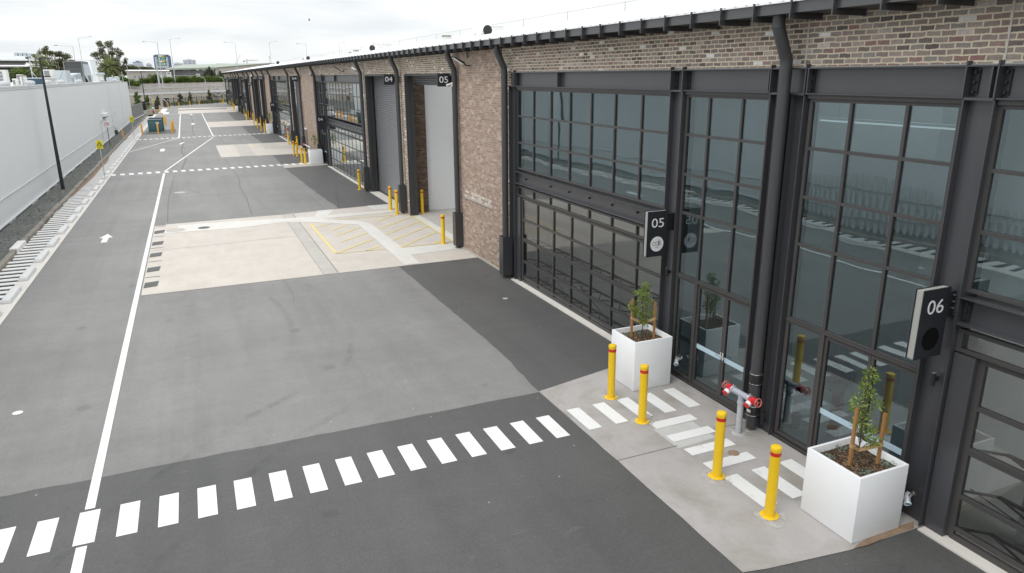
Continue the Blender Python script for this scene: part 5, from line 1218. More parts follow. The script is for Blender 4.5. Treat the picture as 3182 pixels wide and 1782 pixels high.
MB().box(-10.85, -9.97, 80, 83, 6.36, 7.60).build("casing", m_duct, t, bevel=.015)
MB().beam((-10.7, 79.995, 6.5), (-10.2, 79.995, 7.5), .02, .02, (0, 1, 0)).build("crease", m_louvf, t)
t = thing("duct_hood", "tapered galvanised duct hood in front of the louvred tower", "duct", (-10.3, 88, 6.38))
MB().hexa([(-10.75, 88, 6.95), (-10.2, 87.6, 6.92), (-9.9, 90, 6.95), (-10.75, 90, 6.95), (-10.95, 87.6, 7.32), (-10.2, 86.6, 7.20), (-9.85, 90, 7.42), (-10.95, 90, 7.42)]).box(-10.7, -9.85, 88.3, 90, 6.36, 6.95).build("hood", m_duct, t)
MB().cyl((-10.23, 87.9, 6.36), (-10.23, 87.8, 6.95), .05, n=8).build("pipe", m_white, t)
t = thing("cooling_tower", "dark louvred cooling tower screen rising from the white roof", "cooling tower", (-11.6, 100, 6.38))
MB().box(-12.55, -10.65, 100, 106, 6.36, 7.2).build("base", m_louvf, t)
MB().box(-12.5, -10.7, 100.05, 106, 7.2, 8.74).build("screen", m_louv, t)
lf = MB()
for k in range(18): lf.box(-12.45, -10.75, 99.96, 100.04, 7.98 + k * .04, 7.997 + k * .04)
for k in range(14): lf.box(-12.35, -10.75, 99.96, 100.04, 7.24 + k * .045, 7.262 + k * .045)
lf.build("louvre_blade", m_louvf, t)
MB().box(-12.58, -12.46, 99.9, 100.05, 7.2, 8.8).box(-10.76, -10.64, 99.9, 106, 7.2, 8.8).box(-12.46, -10.76, 99.92, 100.05, 8.70, 8.8).box(-12.46, -10.76, 99.92, 100.05, 7.88, 7.95).build("frame", m_louvf, t)
MB().hexa([(-10.64, 100.4, 7.2), (-10.35, 101, 6.36), (-10.35, 106, 6.36), (-10.64, 106, 7.2), (-10.63, 100.4, 8.5), (-10.6, 101, 8.5), (-10.6, 106, 8.5), (-10.63, 106, 8.5)]).build("side_duct", m_duct, t)
t = thing("roof_block", "tall pale block wall behind the louvred tower", "plant room", (-13.7, 130, 6.38))
MB().box(-14.7, -12.75, 130, 138, 6.3, 9.52).build("wall", m_wall, t); MB().box(-14.72, -12.73, 129.98, 138, 9.52, 9.58).build("coping", m_cap, t)
t = thing("kitchen_exhaust", "pair of pale mushroom exhaust fans beside the palm", "exhaust fan", (-10.2, 112, 6.38))
MB().lathe((-10.45, 112, 7.33), [(.08, -.02), (.30, 0), (.33, .12), (.26, .26), (.06, .31)], 16).lathe((-9.95, 113, 7.28), [(.1, -.02), (.36, 0), (.36, .22), (.3, .28), (.05, .3)], 16).build("fan_head", m_duct, t, smooth=True)
MB().cyl((-10.4, 112, 6.36), (-10.4, 112, 7.33), .17, n=14).cyl((-9.98, 113, 6.36), (-9.98, 113, 7.28), .2, n=14).build("shaft", m_ac, t, smooth=True)
MB().cyl((-9.7, 113, 7.0), (-9.2, 113.6, 6.98), .03, n=6).build("pipe", m_guard, t)
t = thing("roof_tank", "pair of round pale tanks near the end of the white roof", "tank", (-10.3, 134, 6.38))
MB().lathe((-10.75, 133, 6.38), [(.5, 0), (.52, .35), (.45, .58), (.2, .66)], 18).lathe((-10.0, 136, 6.38), [(.45, 0), (.48, .4), (.42, .68), (.2, .75)], 18).build("tank", m_duct, t, smooth=True)
MB().cyl((-10.4, 134, 6.9), (-10.4, 134, 7.3), .05, n=6).build("vent_pipe", m_white, t)
t = thing("antenna_mast", "leaning thin antenna mast behind the roof units", "antenna", (-14.0, 89, 6.38))
MB().cyl((-14.0, 88.6, 6.38), (-14.0, 88.6, 8.95), .05, n=8).cyl((-14.0, 88.6, 7.6), (-13.6, 89.6, 6.6), .03, n=6).box(-14.06, -13.92, 88.5, 88.6, 7.75, 7.95).build("mast", m_galv, t)
MB().cyl((-15.9, 77, 7.5), (-14.9, 80, 6.6), .03, n=6).build("stay", m_galv, t)

# lamp posts, signs on the left verge
def lamp(x, y, h, label, arm=.62, cross=True):
    t = thing("lamp_post", label, "lamp post", (x, y, 0))
    MB().cyl((x, y, 0), (x + .02, y, h), .115, .06, n=14).build("pole", m_black, t, smooth=True)
    MB().box(x - .16, x + .16, y - .16, y + .16, 0, .03).build("base_plate", m_black, t)
    MB().box(x - .06, x + arm, y - .05, y + .05, h - .02, h + .05).build("lamp_head", m_black, t)
    MB().box(x + .12, x + arm - .03, y - .04, y + .04, h - .028, h - .021).build("lens", m_white, t)
    if cross: MB().beam((x - 1.65, y, h - 1.0), (x, y, h - 1.05), .05, .05).beam((x, y, h - 1.07), (x + .45, y, h - 1.07), .06, .06).build("cross_arm", m_black, t)
lamp(-7.98, 53.8, 8.07, "tall black lamp post standing on the gravel by the white wall"); lamp(-7.5, 160.5, 8.1, "slim black lamp post by the dark pylon sign", .9, False)
def hump_sign(x, y, label, h=2.75):
    t = thing("warning_sign", label, "sign", (x, y, 0))
    MB().cyl((x + .2, y + .03, 0), (x + .2, y + .03, h), .03, n=10).build("post", m_galv, t, smooth=True)
    MB().lathe((x + .2, y + .03, .0), [(.1, 0), (.1, .02), (.04, .1)], 10).build("foot", m_galv, t)
    MB().box(x, x + .40, y - .012, y, h - .60, h).build("board", m_signy, t)
    q = MB(); yy = y - .016; cx = x + .2; z0 = h - .36
    tri_o = [(cx - .175, z0), (cx + .175, z0), (cx, z0 + .31)]
    for a, b in zip(tri_o, tri_o[1:] + tri_o[:1]): q.beam((a[0], yy, a[1]), (b[0], yy, b[1]), .024, .005, (0, 1, 0.001))
    for a, b in (((cx - .09, z0 + .035), (cx - .02, z0 + .15)), ((cx - .02, z0 + .15), (cx + .03, z0 + .15)), ((cx + .03, z0 + .15), (cx + .10, z0 + .035))): q.beam((a[0], yy, a[1]), (b[0], yy, b[1]), .040, .006, (0, 1, 0.001))
    q.box(cx - .17, cx + .17, yy - .002, yy + .001, h - .455, h - .435).box(cx - .06, cx + .06, yy - .002, yy + .001, h - .50, h - .485).box(cx - .19, cx + .19, yy - .002, yy + .001, h - .585, h - .572)
    q.build("symbol", m_black, t)
hump_sign(-6.14, 57.9, "yellow hump warning sign nearest, standing among the wheel stops"); hump_sign(-6.16, 92.8, "second yellow hump warning sign at the dashed crossing beside the kiosks"); hump_sign(-6.95, 181, "farthest yellow hump sign near the black cabinet", 2.2)
t = thing("speed_sign", "white speed sign reading 10 in a red ring by the white wall", "sign", (-7.96, 87.05, 0.05))
MB().cyl((-7.96, 87.05, .05), (-7.96, 87.05, 2.55), .035, n=10).build("post", m_guard, t, smooth=True)
MB().box(-8.20, -7.72, 87.0, 87.014, 1.96, 2.60).build("board", m_white, t)
MB().torus((-7.96, 86.995, 2.29), .185, .022, (0, 1, 0), 32, 6).build("ring", m_valve, t)
q = MB(); text_y(q, "10", .25, -7.96, 86.998, 2.29); q.build("number", m_black, t)
# teal kiosks
def kiosk(x0, x1, y0, y1, h, label, plate=False):
    t = thing("electrical_kiosk", label, "electrical kiosk", ((x0 + x1) / 2, y0, 0))
    MB().box(x0, x1, y0, y1, .06, h - .08).build("cabinet", m_teal, t, bevel=.02)
    MB().box(x0 - .05, x1 + .05, y0 - .05, y1 + .05, h - .08, h).build("lid", m_louvf if plate else m_teal2, t)
    MB().box(x0 - .02, x1 + .02, y0 - .02, y1 + .02, 0, .06).build("plinth", m_slabg, t)
    mx_ = (x0 + x1) / 2
    MB().box(mx_ - .008, mx_ + .008, y0 - .012, y0 - .001, .1, h - .12).box(mx_ + .05, mx_ + .08, y0 - .03, y0 - .001, .7, .95).build("door_seam", m_teal2, t)
    if plate: MB().box(mx_ + .12, mx_ + .52, y0 - .010, y0 - .001, 1.12, 1.32).build("name_plate", m_ac, t)
kiosk(-5.05, -3.42, 106.7, 108.1, 1.66, "nearer teal electrical kiosk behind orange bollards", True); kiosk(-4.95, -3.25, 108.6, 110.2, 1.78, "farther teal electrical kiosk with a dark lid", False)
# far left group
fe = thing("slat_fence", "grey vertical slat fence continuing from the white wall end", "fence", (-8.4, 150, 0))
s_ = MB()
for k in range(66):
    f_ = k / 65; x = -8.85 + .85 * f_; y = 140.4 + 19.5 * f_; s_.box(x - .02, x + .02, y, y + .21, .1, 2.25)
s_.build("slats", m_fence, fe)
MB().beam((-8.85, 140.4, 2.28), (-8.0, 159.9, 2.28), .07, .06).beam((-8.83, 140.4, .35), (-7.98, 159.9, .35), .05, .06).build("rail", m_post, fe)
struct(MB().beam((-8.75, 140.4, .06), (-7.9, 160.2, .06), .25, .16).build("kerb", m_edge), "pale kerb below the grey slat fence", "kerb")
t = thing("pylon_sign", "dark upright pylon sign on a white base at the fence end", "sign", (-7.85, 160, 0))
MB().box(-8.22, -7.45, 160.0, 160.3, .82, 2.5).build("board", m_bin, t); MB().box(-8.26, -7.40, 159.8, 160.5, .08, .82).build("base", m_cap, t); MB().box(-8.2, -7.46, 159.85, 160.45, 0, .08).build("plinth", m_black, t)
MB().box(-8.18, -8.0, 159.99, 159.998, 2.36, 2.39).box(-8.18, -7.9, 159.99, 159.998, 2.24, 2.26).box(-8.18, -7.5, 159.99, 159.998, 2.10, 2.13).build("lettering_bar", m_post, t)
t = thing("waste_cabinet", "tall black cabinet beside the farthest hump sign", "cabinet", (-6.5, 188, 0))
MB().box(-7.05, -6.15, 188, 189, 0, 1.92).build("body", m_bin, t, bevel=.03); MB().box(-7.02, -6.18, 187.95, 189, 1.92, 2.0).build("lid", m_guard, t); MB().box(-6.75, -6.45, 187.98, 187.999, .35, .45).build("label_plate", m_post, t)
t = thing("mural_board", "dark panel painted with a white curve and maroon shape", "board", (-4.7, 199, 0))
MB().box(-5.42, -3.98, 199, 199.15, 0, 2.2).build("panel", m_guard, t); MB().box(-5.46, -3.94, 198.96, 199.2, 2.2, 2.28).build("cap", m_cap, t)
MB().tube([(-5.35, 198.98, 1.95), (-5.1, 198.98, 1.85), (-4.85, 198.98, 1.5), (-4.55, 198.98, 1.2), (-4.35, 198.98, .75), (-4.3, 198.98, .2)], .06, 6, [.12, .10, .06, .05, .05, .04]).cyl((-4.25, 198.99, 1.62), (-4.25, 198.97, 1.62), .10, n=14).beam((-4.75, 198.97, .95), (-4.68, 198.97, .3), .03, .09, (0, 1, 0)).build("white_curve", m_white, t)
MB().prism([(-5.2, 1.45), (-4.8, 1.35), (-4.45, .7), (-4.6, .35), (-4.85, 1.0)], (198.975, 198.995), 'y').build("maroon_shape", m_maroon, t)
t = thing("motor_scooter", "small red scooter with a white box beside the far hump sign", "scooter", (-6.4, 163.3, 0))
MB().torus((-6.4, 162.8, .24), .18, .06, (1, 0, 0), 18, 8).build("wheel", m_rubber, t, smooth=True); MB().torus((-6.4, 164.0, .24), .18, .06, (1, 0, 0), 18, 8).build("wheel", m_rubber, t, smooth=True)
MB().hexa([(-6.55, 162.95, .28), (-6.25, 162.95, .28), (-6.25, 164.1, .3), (-6.55, 164.1, .3), (-6.58, 162.9, .55), (-6.22, 162.9, .55), (-6.25, 164.0, .72), (-6.55, 164.0, .72)]).build("body", m_valve, t, bevel=.04)
MB().box(-6.62, -6.18, 163.75, 164.2, .78, 1.12).build("top_box", m_white, t, bevel=.03)
MB().tube([(-6.4, 162.8, .3), (-6.4, 162.95, .95)], .03, 8).tube([(-6.72, 163.0, .98), (-6.08, 163.0, .98)], .02, 8).build("handlebar", m_black, t)
MB().box(-6.53, -6.27, 163.3, 163.75, .72, .80).build("seat", m_black, t, bevel=.02)
MB().lathe((-6.4, 163.0, 1.0), [(.05, 0), (.14, .05), (.15, .14), (.10, .23), (.02, .26)], 14).build("windscreen", m_white, t, smooth=True)
t = thing("white_post", "thin grey post standing behind the red scooter", "post", (-7.66, 185, 0))
MB().cyl((-7.66, 185, 0), (-7.66, 185, 2.7), .05, n=8).build("pole", m_galv, t, smooth=True); MB().lathe((-7.66, 185, 2.7), [(.07, 0), (.07, .03), (.03, .06)], 8).build("cap", m_galv, t)

# ---------------------------------------------------------------- far end: fence, shrubs, motorway
fn = thing("boundary_fence", "long black picket fence closing the far end of the driveway", "fence", (2.7, 214, 0))
A0, A1 = Vector((-4.4, 202.2)), Vector((10.4, 226.5)); nP = 11
for k in range(nP + 1):
    p = A0 + (A1 - A0) * (k / nP); MB().box(p.x - .07, p.x + .07, p.y - .07, p.y + .07, 0, 2.15).build("post", m_black, fn)
pk = MB(); n = 230
for k in range(n):
    p = A0 + (A1 - A0) * ((k + .5) / n); pk.box(p.x - .009, p.x + .009, p.y - .009, p.y + .009, .12, 2.0)
pk.build("pickets", m_black, fn)
MB().beam((A0.x, A0.y, 1.85), (A1.x, A1.y, 1.85), .03, .05).beam((A0.x, A0.y, .22), (A1.x, A1.y, .22), .03, .05).build("rail", m_black, fn)

def clump_leaves(mb, c, r, n, ls, flat=.8, ori=None):
    for q in range(n):
        d = Vector((RN.gauss(0, 1), RN.gauss(0, 1), RN.gauss(0, 1))).normalized()
        rad = RN.random() ** .45
        p = Vector(c) + Vector((d.x * r[0], d.y * r[1], d.z * r[2])) * rad
        a = Vector((RN.gauss(0, 1), RN.gauss(0, 1), RN.gauss(0, .7))).normalized() if ori is None else (Vector(ori) + Vector((RN.gauss(0, .4), RN.gauss(0, .4), RN.gauss(0, .4)))).normalized()
        b = a.cross(Vector((RN.gauss(0, 1), RN.gauss(0, 1), RN.gauss(0, 1)))).normalized()
        L = ls * RN.uniform(.6, 1.3); w = L * (.42 if ori is None else .16)
        mb.add([p - a * L, p + b * w, p + a * L, p - b * w], [(0, 1, 2, 3)])
def tree(name, label, base, clumps, mat, ls, dens, trunk_r=.35, group=None, cat="tree"):
    t = thing(name, label, cat, base, group); cr = MB(); tk = MB()
    top = max(c[2] for c in clumps); b = Vector(base)
    cxm = sum(c[0] for c in clumps) / len(clumps); cym = sum(c[1] for c in clumps) / len(clumps)
    fork = Vector((cxm * .5 + b.x * .5, cym * .5 + b.y * .5, b.z + (top - b.z) * .45))
    tk.tube([b, (b + fork) / 2 + Vector((.1, 0, 0)), fork], trunk_r, 8, [trunk_r, trunk_r * .8, trunk_r * .6])
    for (x, y, z, rx, ry, rz) in clumps:
        c = Vector((x, y, z)); tk.tube([fork, (fork + c) / 2 + Vector((0, 0, -.2)), c], .1, 6, [trunk_r * .45, trunk_r * .25, .04])
        clump_leaves(cr, c, (rx, ry, rz), int(dens * (rx * ry * rz) ** .6), ls)
    tk.build("trunk", m_bark, t, smooth=True); cr.build("crown", mat, t); return t
def rclumps(spec, y, dy=2.5, sub=3, j=.35):
    out = []
    for (x, z, rx, rz) in spec:
        for k in range(sub):
            out.append((x + RN.uniform(-j, j) * rx * 1.6, y + RN.uniform(-dy, dy), z + RN.uniform(-j, j) * rz * 1.6, rx * RN.uniform(.5, .8), min(rx, 2) * RN.uniform(.6, .9), rz * RN.uniform(.5, .8)))
    return out
tree("fig_tree", "tallest dark spreading tree behind the right palm", (-13.4, 171, 0), rclumps([(-14.4, 13.2, 1.0, .8), (-13.0, 13.6, 1.1, .7), (-12.2, 12.7, .9, .8), (-15.4, 11.4, 1.3, .7), (-14.4, 12.3, .8, .6), (-12.8, 11.6, 1.0, .8), (-11.3, 11.3, .9, .9), (-10.7, 10.3, .7, .8), (-14.6, 10.8, 1.4, .7), (-13.2, 10.3, 1.5, .9), (-16.2, 9.6, .8, .6), (-14.8, 9.2, 1.6, 1.0), (-12.0, 9.4, 1.5, 1.0), (-11.5, 8.2, 1.6, 1.0), (-14.5, 7.8, 2.0, 1.2)], 171), m_tree, .15, 300)
tree("fig_tree", "broad dark sloping tree behind the left palm", (-21.5, 161, 0), rclumps([(-22.6, 12.2, .8, .7), (-21.8, 11.5, 1.3, .8), (-20.7, 11.2, 1.1, .7), (-23.0, 11.4, .7, .6), (-19.6, 10.6, 1.2, .7), (-18.4, 10.1, .9, .6), (-21.0, 10.2, 1.6, .9), (-19.2, 9.4, 1.6, .9), (-17.7, 9.0, 1.0, .8), (-23.3, 10.4, .8, .6), (-20.5, 8.8, 2.2, 1.0), (-18.0, 8.0, 1.5, 1.0), (-21.5, 7.6, 2.2, 1.2)], 161), m_tree, .15, 300)
tree("small_tree", "thin tufted tree at the left of the pale curved building", (-24.6, 162, 0), rclumps([(-24.8, 10.9, .7, .45), (-25.9, 10.4, .6, .4), (-24.9, 9.9, .6, .4)], 162, 1.2), m_tree, .15, 180, .12)
def palm(label, c, R, n=46, th=.24):
    t = thing("palm_tree", label, "palm", (c[0], c[1], 0), "date palms beyond the white roof")
    MB().tube([(c[0], c[1], 0), (c[0], c[1], c[2] * .5), (c[0], c[1], c[2] - .25)], th, 10, [th * 1.2, th, th * 1.15]).build("trunk", m_bark, t, smooth=True)
    f = MB()
    for k in range(n):
        az = k * 2.399 + RN.uniform(-.2, .2); el = math.radians(78 - 128 * (k / n) ** .9 + RN.uniform(-8, 8)); L = R * RN.uniform(.85, 1.12)
        p = Vector(c); d = Vector((math.cos(az) * math.cos(el), math.sin(az) * math.cos(el), math.sin(el))); seg = 13; pts = [p.copy()]
        for s in range(seg):
            p = p + d * (L / seg); d = (d + Vector((0, 0, -.085))).normalized(); pts.append(p.copy())
        for s in range(1, seg + 1):
            a = pts[s]; ax = (pts[s] - pts[s - 1]).normalized(); sd = ax.cross(Vector((0, 0, 1)))
            sd = sd.normalized() if sd.length > .05 else Vector((1, 0, 0)); ll = R * .22 * math.sin(math.pi * min(1, (s + .8) / (seg + 1.2))) + .05
            for sg in (-1, 1):
                for h in (0, .5):
                    q = a - ax * (L / seg) * h; tip = q + (sd * sg + ax * .9 + Vector((0, 0, -.25))).normalized() * ll
                    w = ax * (.034 * R / 2.2); f.add([q - w, q + w, tip], [(0, 1, 2)])
        for s in range(seg):
            w = Vector((0, 0, .018)); f.add([pts[s] - w, pts[s + 1] - w, pts[s + 1] + w, pts[s] + w], [(0, 1, 2, 3)])
    f.build("fronds", m_palm, t); return t
palm("round crowned date palm in front of the tallest tree", (-12.0, 150, 8.7), 2.6, 60)
palm("date palm behind the black lamp post", (-21.9, 150, 8.7), 3.0, 56)
palm("small half hidden palm at the left frame edge", (-33.0, 170, 8.4), 1.2, 26, .15)
hd = MB()
for k in range(60):
    x = RN.uniform(-36, -22.5); clump_leaves(hd, (x, 157 + RN.uniform(-1, 1), RN.uniform(6.4, 8.2)), (1.1, .9, .8), 150, .15)
tag(hd.build("roadside_hedge", m_hedge), "bright green hedge mass behind the left roof units", "hedge", kind="stuff")
hd = MB()
for k in range(46):
    x = RN.uniform(-19.5, -13.6); zt = 7.3 - max(0, x + 17.6) * .5; clump_leaves(hd, (x, 267 + RN.uniform(-1, 1), RN.uniform(4.7, max(4.8, zt - .4))), (.9, .9, .6), 200, .17)
tag(hd.build("bush", m_hedge), "rounded green bush spilling past the end of the white wall", "bush")

def slope_wall(name, label, y, x0, x1, zb, zt, th=.5, cat="wall"):
    t = thing(name, label, cat, ((x0 + x1) / 2, y, 0))
    MB().hexa([(x0, y, zb[0]), (x1, y, zb[1]), (x1, y + th, zb[1]), (x0, y + th, zb[0]), (x0, y, zt[0]), (x1, y, zt[1]), (x1, y + th, zt[1]), (x0, y + th, zt[0])]).build("wall", m_barrier, t)
    cp = MB().hexa([(x0, y - .06, zt[0]), (x1, y - .06, zt[1]), (x1, y + th, zt[1]), (x0, y + th, zt[0]), (x0, y - .06, zt[0] + .1), (x1, y - .06, zt[1] + .1), (x1, y + th, zt[1] + .1), (x0, y + th, zt[0] + .1)])
    cp.build("coping", m_barrier, t); 
    jn = MB(); x = x0
    while x < x1:
        f_ = (x - x0) / (x1 - x0); jn.box(x, x + .05, y - .02, y, zb[0] + (zb[1] - zb[0]) * f_, zt[0] + (zt[1] - zt[0]) * f_); x += 4.0
    jn.build("panel_joint", m_post, t); return t
gw = slope_wall("retaining_wall", "lowest concrete motorway wall behind the fence, sprayed with graffiti", 232, -60, 120, (-.5, -.5), (.95, 5.6))
gr = MB()
for k in range(26):
    x = 6.2 + RN.random() * 5.0; z = 1.3 + RN.random() * 1.2; pts = [(x, 231.97, z)]
    for s in range(5): pts.append((pts[-1][0] + RN.uniform(-.35, .45), 231.97, pts[-1][2] + RN.uniform(-.4, .4)))
    gr.tube(pts, .035, 4)
gr.build("graffiti", m_graf, gw)
slope_wall("motorway_barrier", "middle concrete barrier between the two motorway carriageways", 250, -60, 120, (1.4, 5.9), (2.45, 6.85))
slope_wall("motorway_barrier", "upper concrete barrier below the roadside hedge", 270, -60, 120, (3.1, 5.3), (4.25, 6.85))
def ramp_sheet(y0, y1, z0, z1, lab):
    struct(MB().add([(-60, y0, z0[0]), (120, y0, z0[1]), (120, y1, z1[0 + 1]), (-60, y1, z1[0])], [(0, 1, 2, 3)]).flat("motorway", m_moto), lab, "road")
ramp_sheet(232.5, 250, (.55, 5.2), (1.45, 5.95), "grey motorway carriageway just above the graffiti wall"); ramp_sheet(250.5, 270, (2.1, 6.5), (3.25, 5.65), "upper grey motorway carriageway below the hedge")
struct(MB().add([(-60, 270.5, 3.9), (120, 270.5, 4.6), (400, 1500, 6.0), (-400, 1500, 6.0)], [(0, 1, 2, 3)]).flat("embankment", m_earth), "raised earth embankment beyond the motorway", "ground")
struct(MB().line([(-14, 244), (-9, 244.4)], .35, 1.98).line([(-14.5, 264), (-9, 264.4)], .35, 4.25).flat("motorway_line", m_paintold), "short pale lane marks on the motorway", "road marking")
def hedge_seg(xs, y, zb, ls, n, name, label, mat=m_hedge, per=150, kind="stuff", cat="hedge"):
    h = MB()
    for (x0, x1, zt) in xs:
        for k in range(int((x1 - x0) * n)):
            x = RN.uniform(x0, x1); z = zb + (zt - .5 - zb) * RN.random() ** .7; clump_leaves(h, (x, y + RN.uniform(-1, 1), z), (1.0, .9, .7), per, ls)
    o = h.build(name, mat); tag(o, label, cat, kind=kind); return o
hedge_seg(((-24, -17.5, 7.6), (-17.5, -15.2, 6.5), (-15.2, -13.3, 5.8), (-13.3, -10.5, 6.9), (-10.5, -7.2, 8.2), (-7.2, -3.6, 7.1), (-3.6, 0, 7.5), (0, 3.2, 7.3), (3.2, 8.5, 7.5), (8.5, 30, 7.3)), 276, 4.9, .19, 6.0, "motorway_hedge", "long green hedge running along the top of the motorway barrier", per=150)
tree("casuarina", "taller grey green casuarina at the right end of the hedge", (8.4, 281, 4), [(8.4 + dx, 281, z, r, 1.2, .7) for dx, z, r in ((0, 10.0, .5), (-.4, 9.3, .9), (.5, 9.2, .8), (-1.2, 8.5, 1.2), (.8, 8.4, 1.1), (-1.8, 7.6, 1.3), (1.0, 7.6, 1.3), (0, 7.4, 1.6), (-1.5, 6.6, 1.4), (1.1, 6.5, 1.3), (0, 5.8, 1.9))], m_casu, .16, 330, .16)
tree("casuarina", "lower casuarina just left of the warehouse end", (12.2, 281, 4), [(12.0 + dx, 281, z, r, 1.2, .7) for dx, z, r in ((-.4, 8.5, .7), (.4, 8.0, .9), (-.7, 7.3, 1.0), (.5, 7.0, 1.2), (-.3, 6.2, 1.3), (.4, 5.5, 1.3))], m_casu, .16, 330, .14)
for (x, y, h, w, lab) in ((-11.5, 211, 3.6, 1.2, "largest light green shrub by the slim black lamp post"), (-9.3, 214, 2.7, 1.0, "green shrub between the lamp post and thin grey post"), (-7.0, 214, 2.6, .7, "dark shrub rising behind the mural board"), (-1.6, 224, 2.9, 1.0, "first dark shrub behind the picket fence from the left"), (.9, 229, 3.0, .8, "second dark shrub behind the picket fence from the left"), (6.0, 229.5, 3.5, .9, "third dark shrub behind the fence, beside the graffiti")):
    tree("shrub", lab, (x, y, -.05), rclumps([(x, h * .85, w * .35, h * .14), (x - w * .25, h * .65, w * .5, h * .16), (x + w * .3, h * .6, w * .5, h * .16), (x, h * .4, w * .8, h * .2), (x, h * .2, w * .9, h * .18)], y, .5, 3), m_hedge if x < -8 else m_casu2, .11, 800, .06, cat="shrub")
gc = MB()
for k in range(90):
    f_ = RN.random(); p = A0 + (A1 - A0) * f_ + Vector((RN.uniform(-.8, .3), RN.uniform(1.2, 4.0))); clump_leaves(gc, (p.x, p.y, .35 + .25 * RN.random()), (.9, .7, .45), 110, .09)
for k in range(30): clump_leaves(gc, (RN.uniform(-12, -6.8), RN.uniform(186, 200), .4), (.8, .8, .5), 100, .09)
tag(gc.build("ground_planting", m_grass), "low green planting along the foot of the picket fence", "planting", kind="stuff")

# street lights along the motorway
def streetlight(x, y, z0, z1, arm, label, drop=.1, r=.10, rise=.0):
    t = thing("street_light", label, "street light", (x, y, z0))
    MB().cyl((x, y, z0), (x + RN.uniform(-.04, .04), y, z1), r, r * .5, n=8).build("pole", m_galv, t, smooth=True)
    e = x + arm; MB().tube([(x, y, z1 - .1), (x + arm * .5, y, z1 + rise * .5), (e, y, z1 + rise)], .045, 6).build("arm", m_galv, t)
    MB().hexa([(e, y - .16, z1 + rise - .06), (e + math.copysign(.75, arm), y - .12, z1 + rise - .03), (e + math.copysign(.75, arm), y + .12, z1 + rise - .03), (e, y + .16, z1 + rise - .06), (e, y - .12, z1 + rise + .08), (e + math.copysign(.7, arm), y - .09, z1 + rise + .05), (e + math.copysign(.7, arm), y + .09, z1 + rise + .05), (e, y + .12, z1 + rise + .08)]).build("lamp_head", m_guard if arm < 0 else m_post, t)
streetlight(-6.15, 250.25, 1.9, 17.2, -3.3, "tall street light crossing in front of the green road sign", r=.17)
streetlight(-2.85, 275, 4.2, 19.1, 2.6, "tall street light right of the green road sign", rise=.35, r=.14)
streetlight(17.1, 270.25, 5, 18.0, -3.0, "street light above the pale green roof, arm to the left", rise=.15)
streetlight(31.2, 300, 4.2, 19.6, 2.2, "street light pair member with arm rising right past the green roof", rise=.35)
streetlight(43.2, 290, 4.2, 18.7, -2.8, "street light with arm left over the small roof fan")
streetlight(61.2, 320, 4.2, 20.2, 2.0, "thin street light with arm right, middle of the roof line", rise=.5)
streetlight(76.1, 310, 4.2, 19.9, -2.3, "farthest right street light showing above the roof")
streetlight(-22.65, 200, 0, 13.95, -3.0, "street light left of the louvred tower, arm to the left", rise=.15)
streetlight(-23.4, 220, 0, 16.6, 2.5, "tallest left street light with arm to the right", rise=.4)
t = thing("mast", "pale slender mast beside the tallest tree", "mast", (-12.05, 180, 0))
MB().cyl((-12.0, 180, 0), (-12.1, 180, 12.9), .11, .06, n=8).build("pole", m_galv, t); MB().box(-12.5, -12.0, 179.95, 180.05, 12.7, 12.85).build("bracket", m_galv, t)
t = thing("mast", "short thin mast left of the distant low tower blocks", "mast", (-14.6, 240, 0))
MB().cyl((-14.6, 240, 0), (-14.5, 240, 12.0), .07, n=6).build("pole", m_galv, t); MB().box(-14.75, -14.3, 239.9, 240.1, 11.9, 12.1).build("head", m_galv, t)
t = thing("mast", "slanted pale pole beside the street light over the green roof", "mast", (16.5, 271, 5))
MB().cyl((16.6, 271, 5), (16.6, 271, 11.5), .09, n=6).cyl((16.6, 271, 11.4), (18.2, 271, 14.0), .08, n=6).build("pole", m_galv, t); MB().box(18.1, 18.35, 270.9, 271.1, 13.9, 14.1).build("head", m_galv, t)
t = thing("mast", "pole standing close left of a roof line street light", "mast", (26.6, 260, 5))
MB().cyl((26.6, 260, 5), (26.6, 260, 13.4), .07, n=6).build("pole", m_galv, t); MB().box(26.5, 26.7, 259.9, 260.1, 12.9, 13.5).build("head", m_post, t)
for x, lab in ((5.6, "low curved white lamp before the casuarinas"), (11.4, "low curved white lamp at the warehouse end")):
    t = thing("curved_lamp", lab, "lamp", (x + 1, 273, 4.4)); MB().tube([(x + 1.0, 273, 4.4), (x + .9, 273, 6.0), (x + .5, 273, 6.8), (x - .1, 273, 7.0)], .06, 8).build("pole", m_cap, t, smooth=True); MB().box(x - .5, x - .1, 272.9, 273.1, 6.95, 7.08).build("lamp_head", m_cap, t)
# green direction sign
t = thing("direction_sign", "tall green motorway direction sign with two panels on a thick post", "sign", (-7.5, 265, 4))
MB().cyl((-7.55, 265.3, 3.5), (-7.62, 265.3, 13.2), .30, .20, n=12).beam((-7.6, 265.3, 13.0), (-4.6, 265.3, 13.0), .12, .12).beam((-7.6, 265.3, 11.3), (-4.6, 265.3, 11.3), .12, .12).build("post", m_galv, t)
MB().box(-7.18, -4.52, 265.0, 265.08, 12.25, 13.82).box(-7.18, -4.52, 265.0, 265.08, 10.55, 12.12).build("panel", m_green, t)
wt = MB(); gd = MB()
for zt in (13.82, 12.12):
    for a, b, c, d in ((-7.18, -4.52, zt - .03, zt), (-7.18, -4.52, zt - 1.57, zt - 1.54), (-7.18, -7.15, zt - 1.54, zt - .03), (-4.55, -4.52, zt - 1.54, zt - .03)): wt.box(a, b, 264.98, 265.0, c, d)
    wt.box(-6.75, -5.80, 264.97, 265.0, zt - .5, zt - .1); gd.box(-5.68, -5.05, 264.97, 265.0, zt - .5, zt - .1)
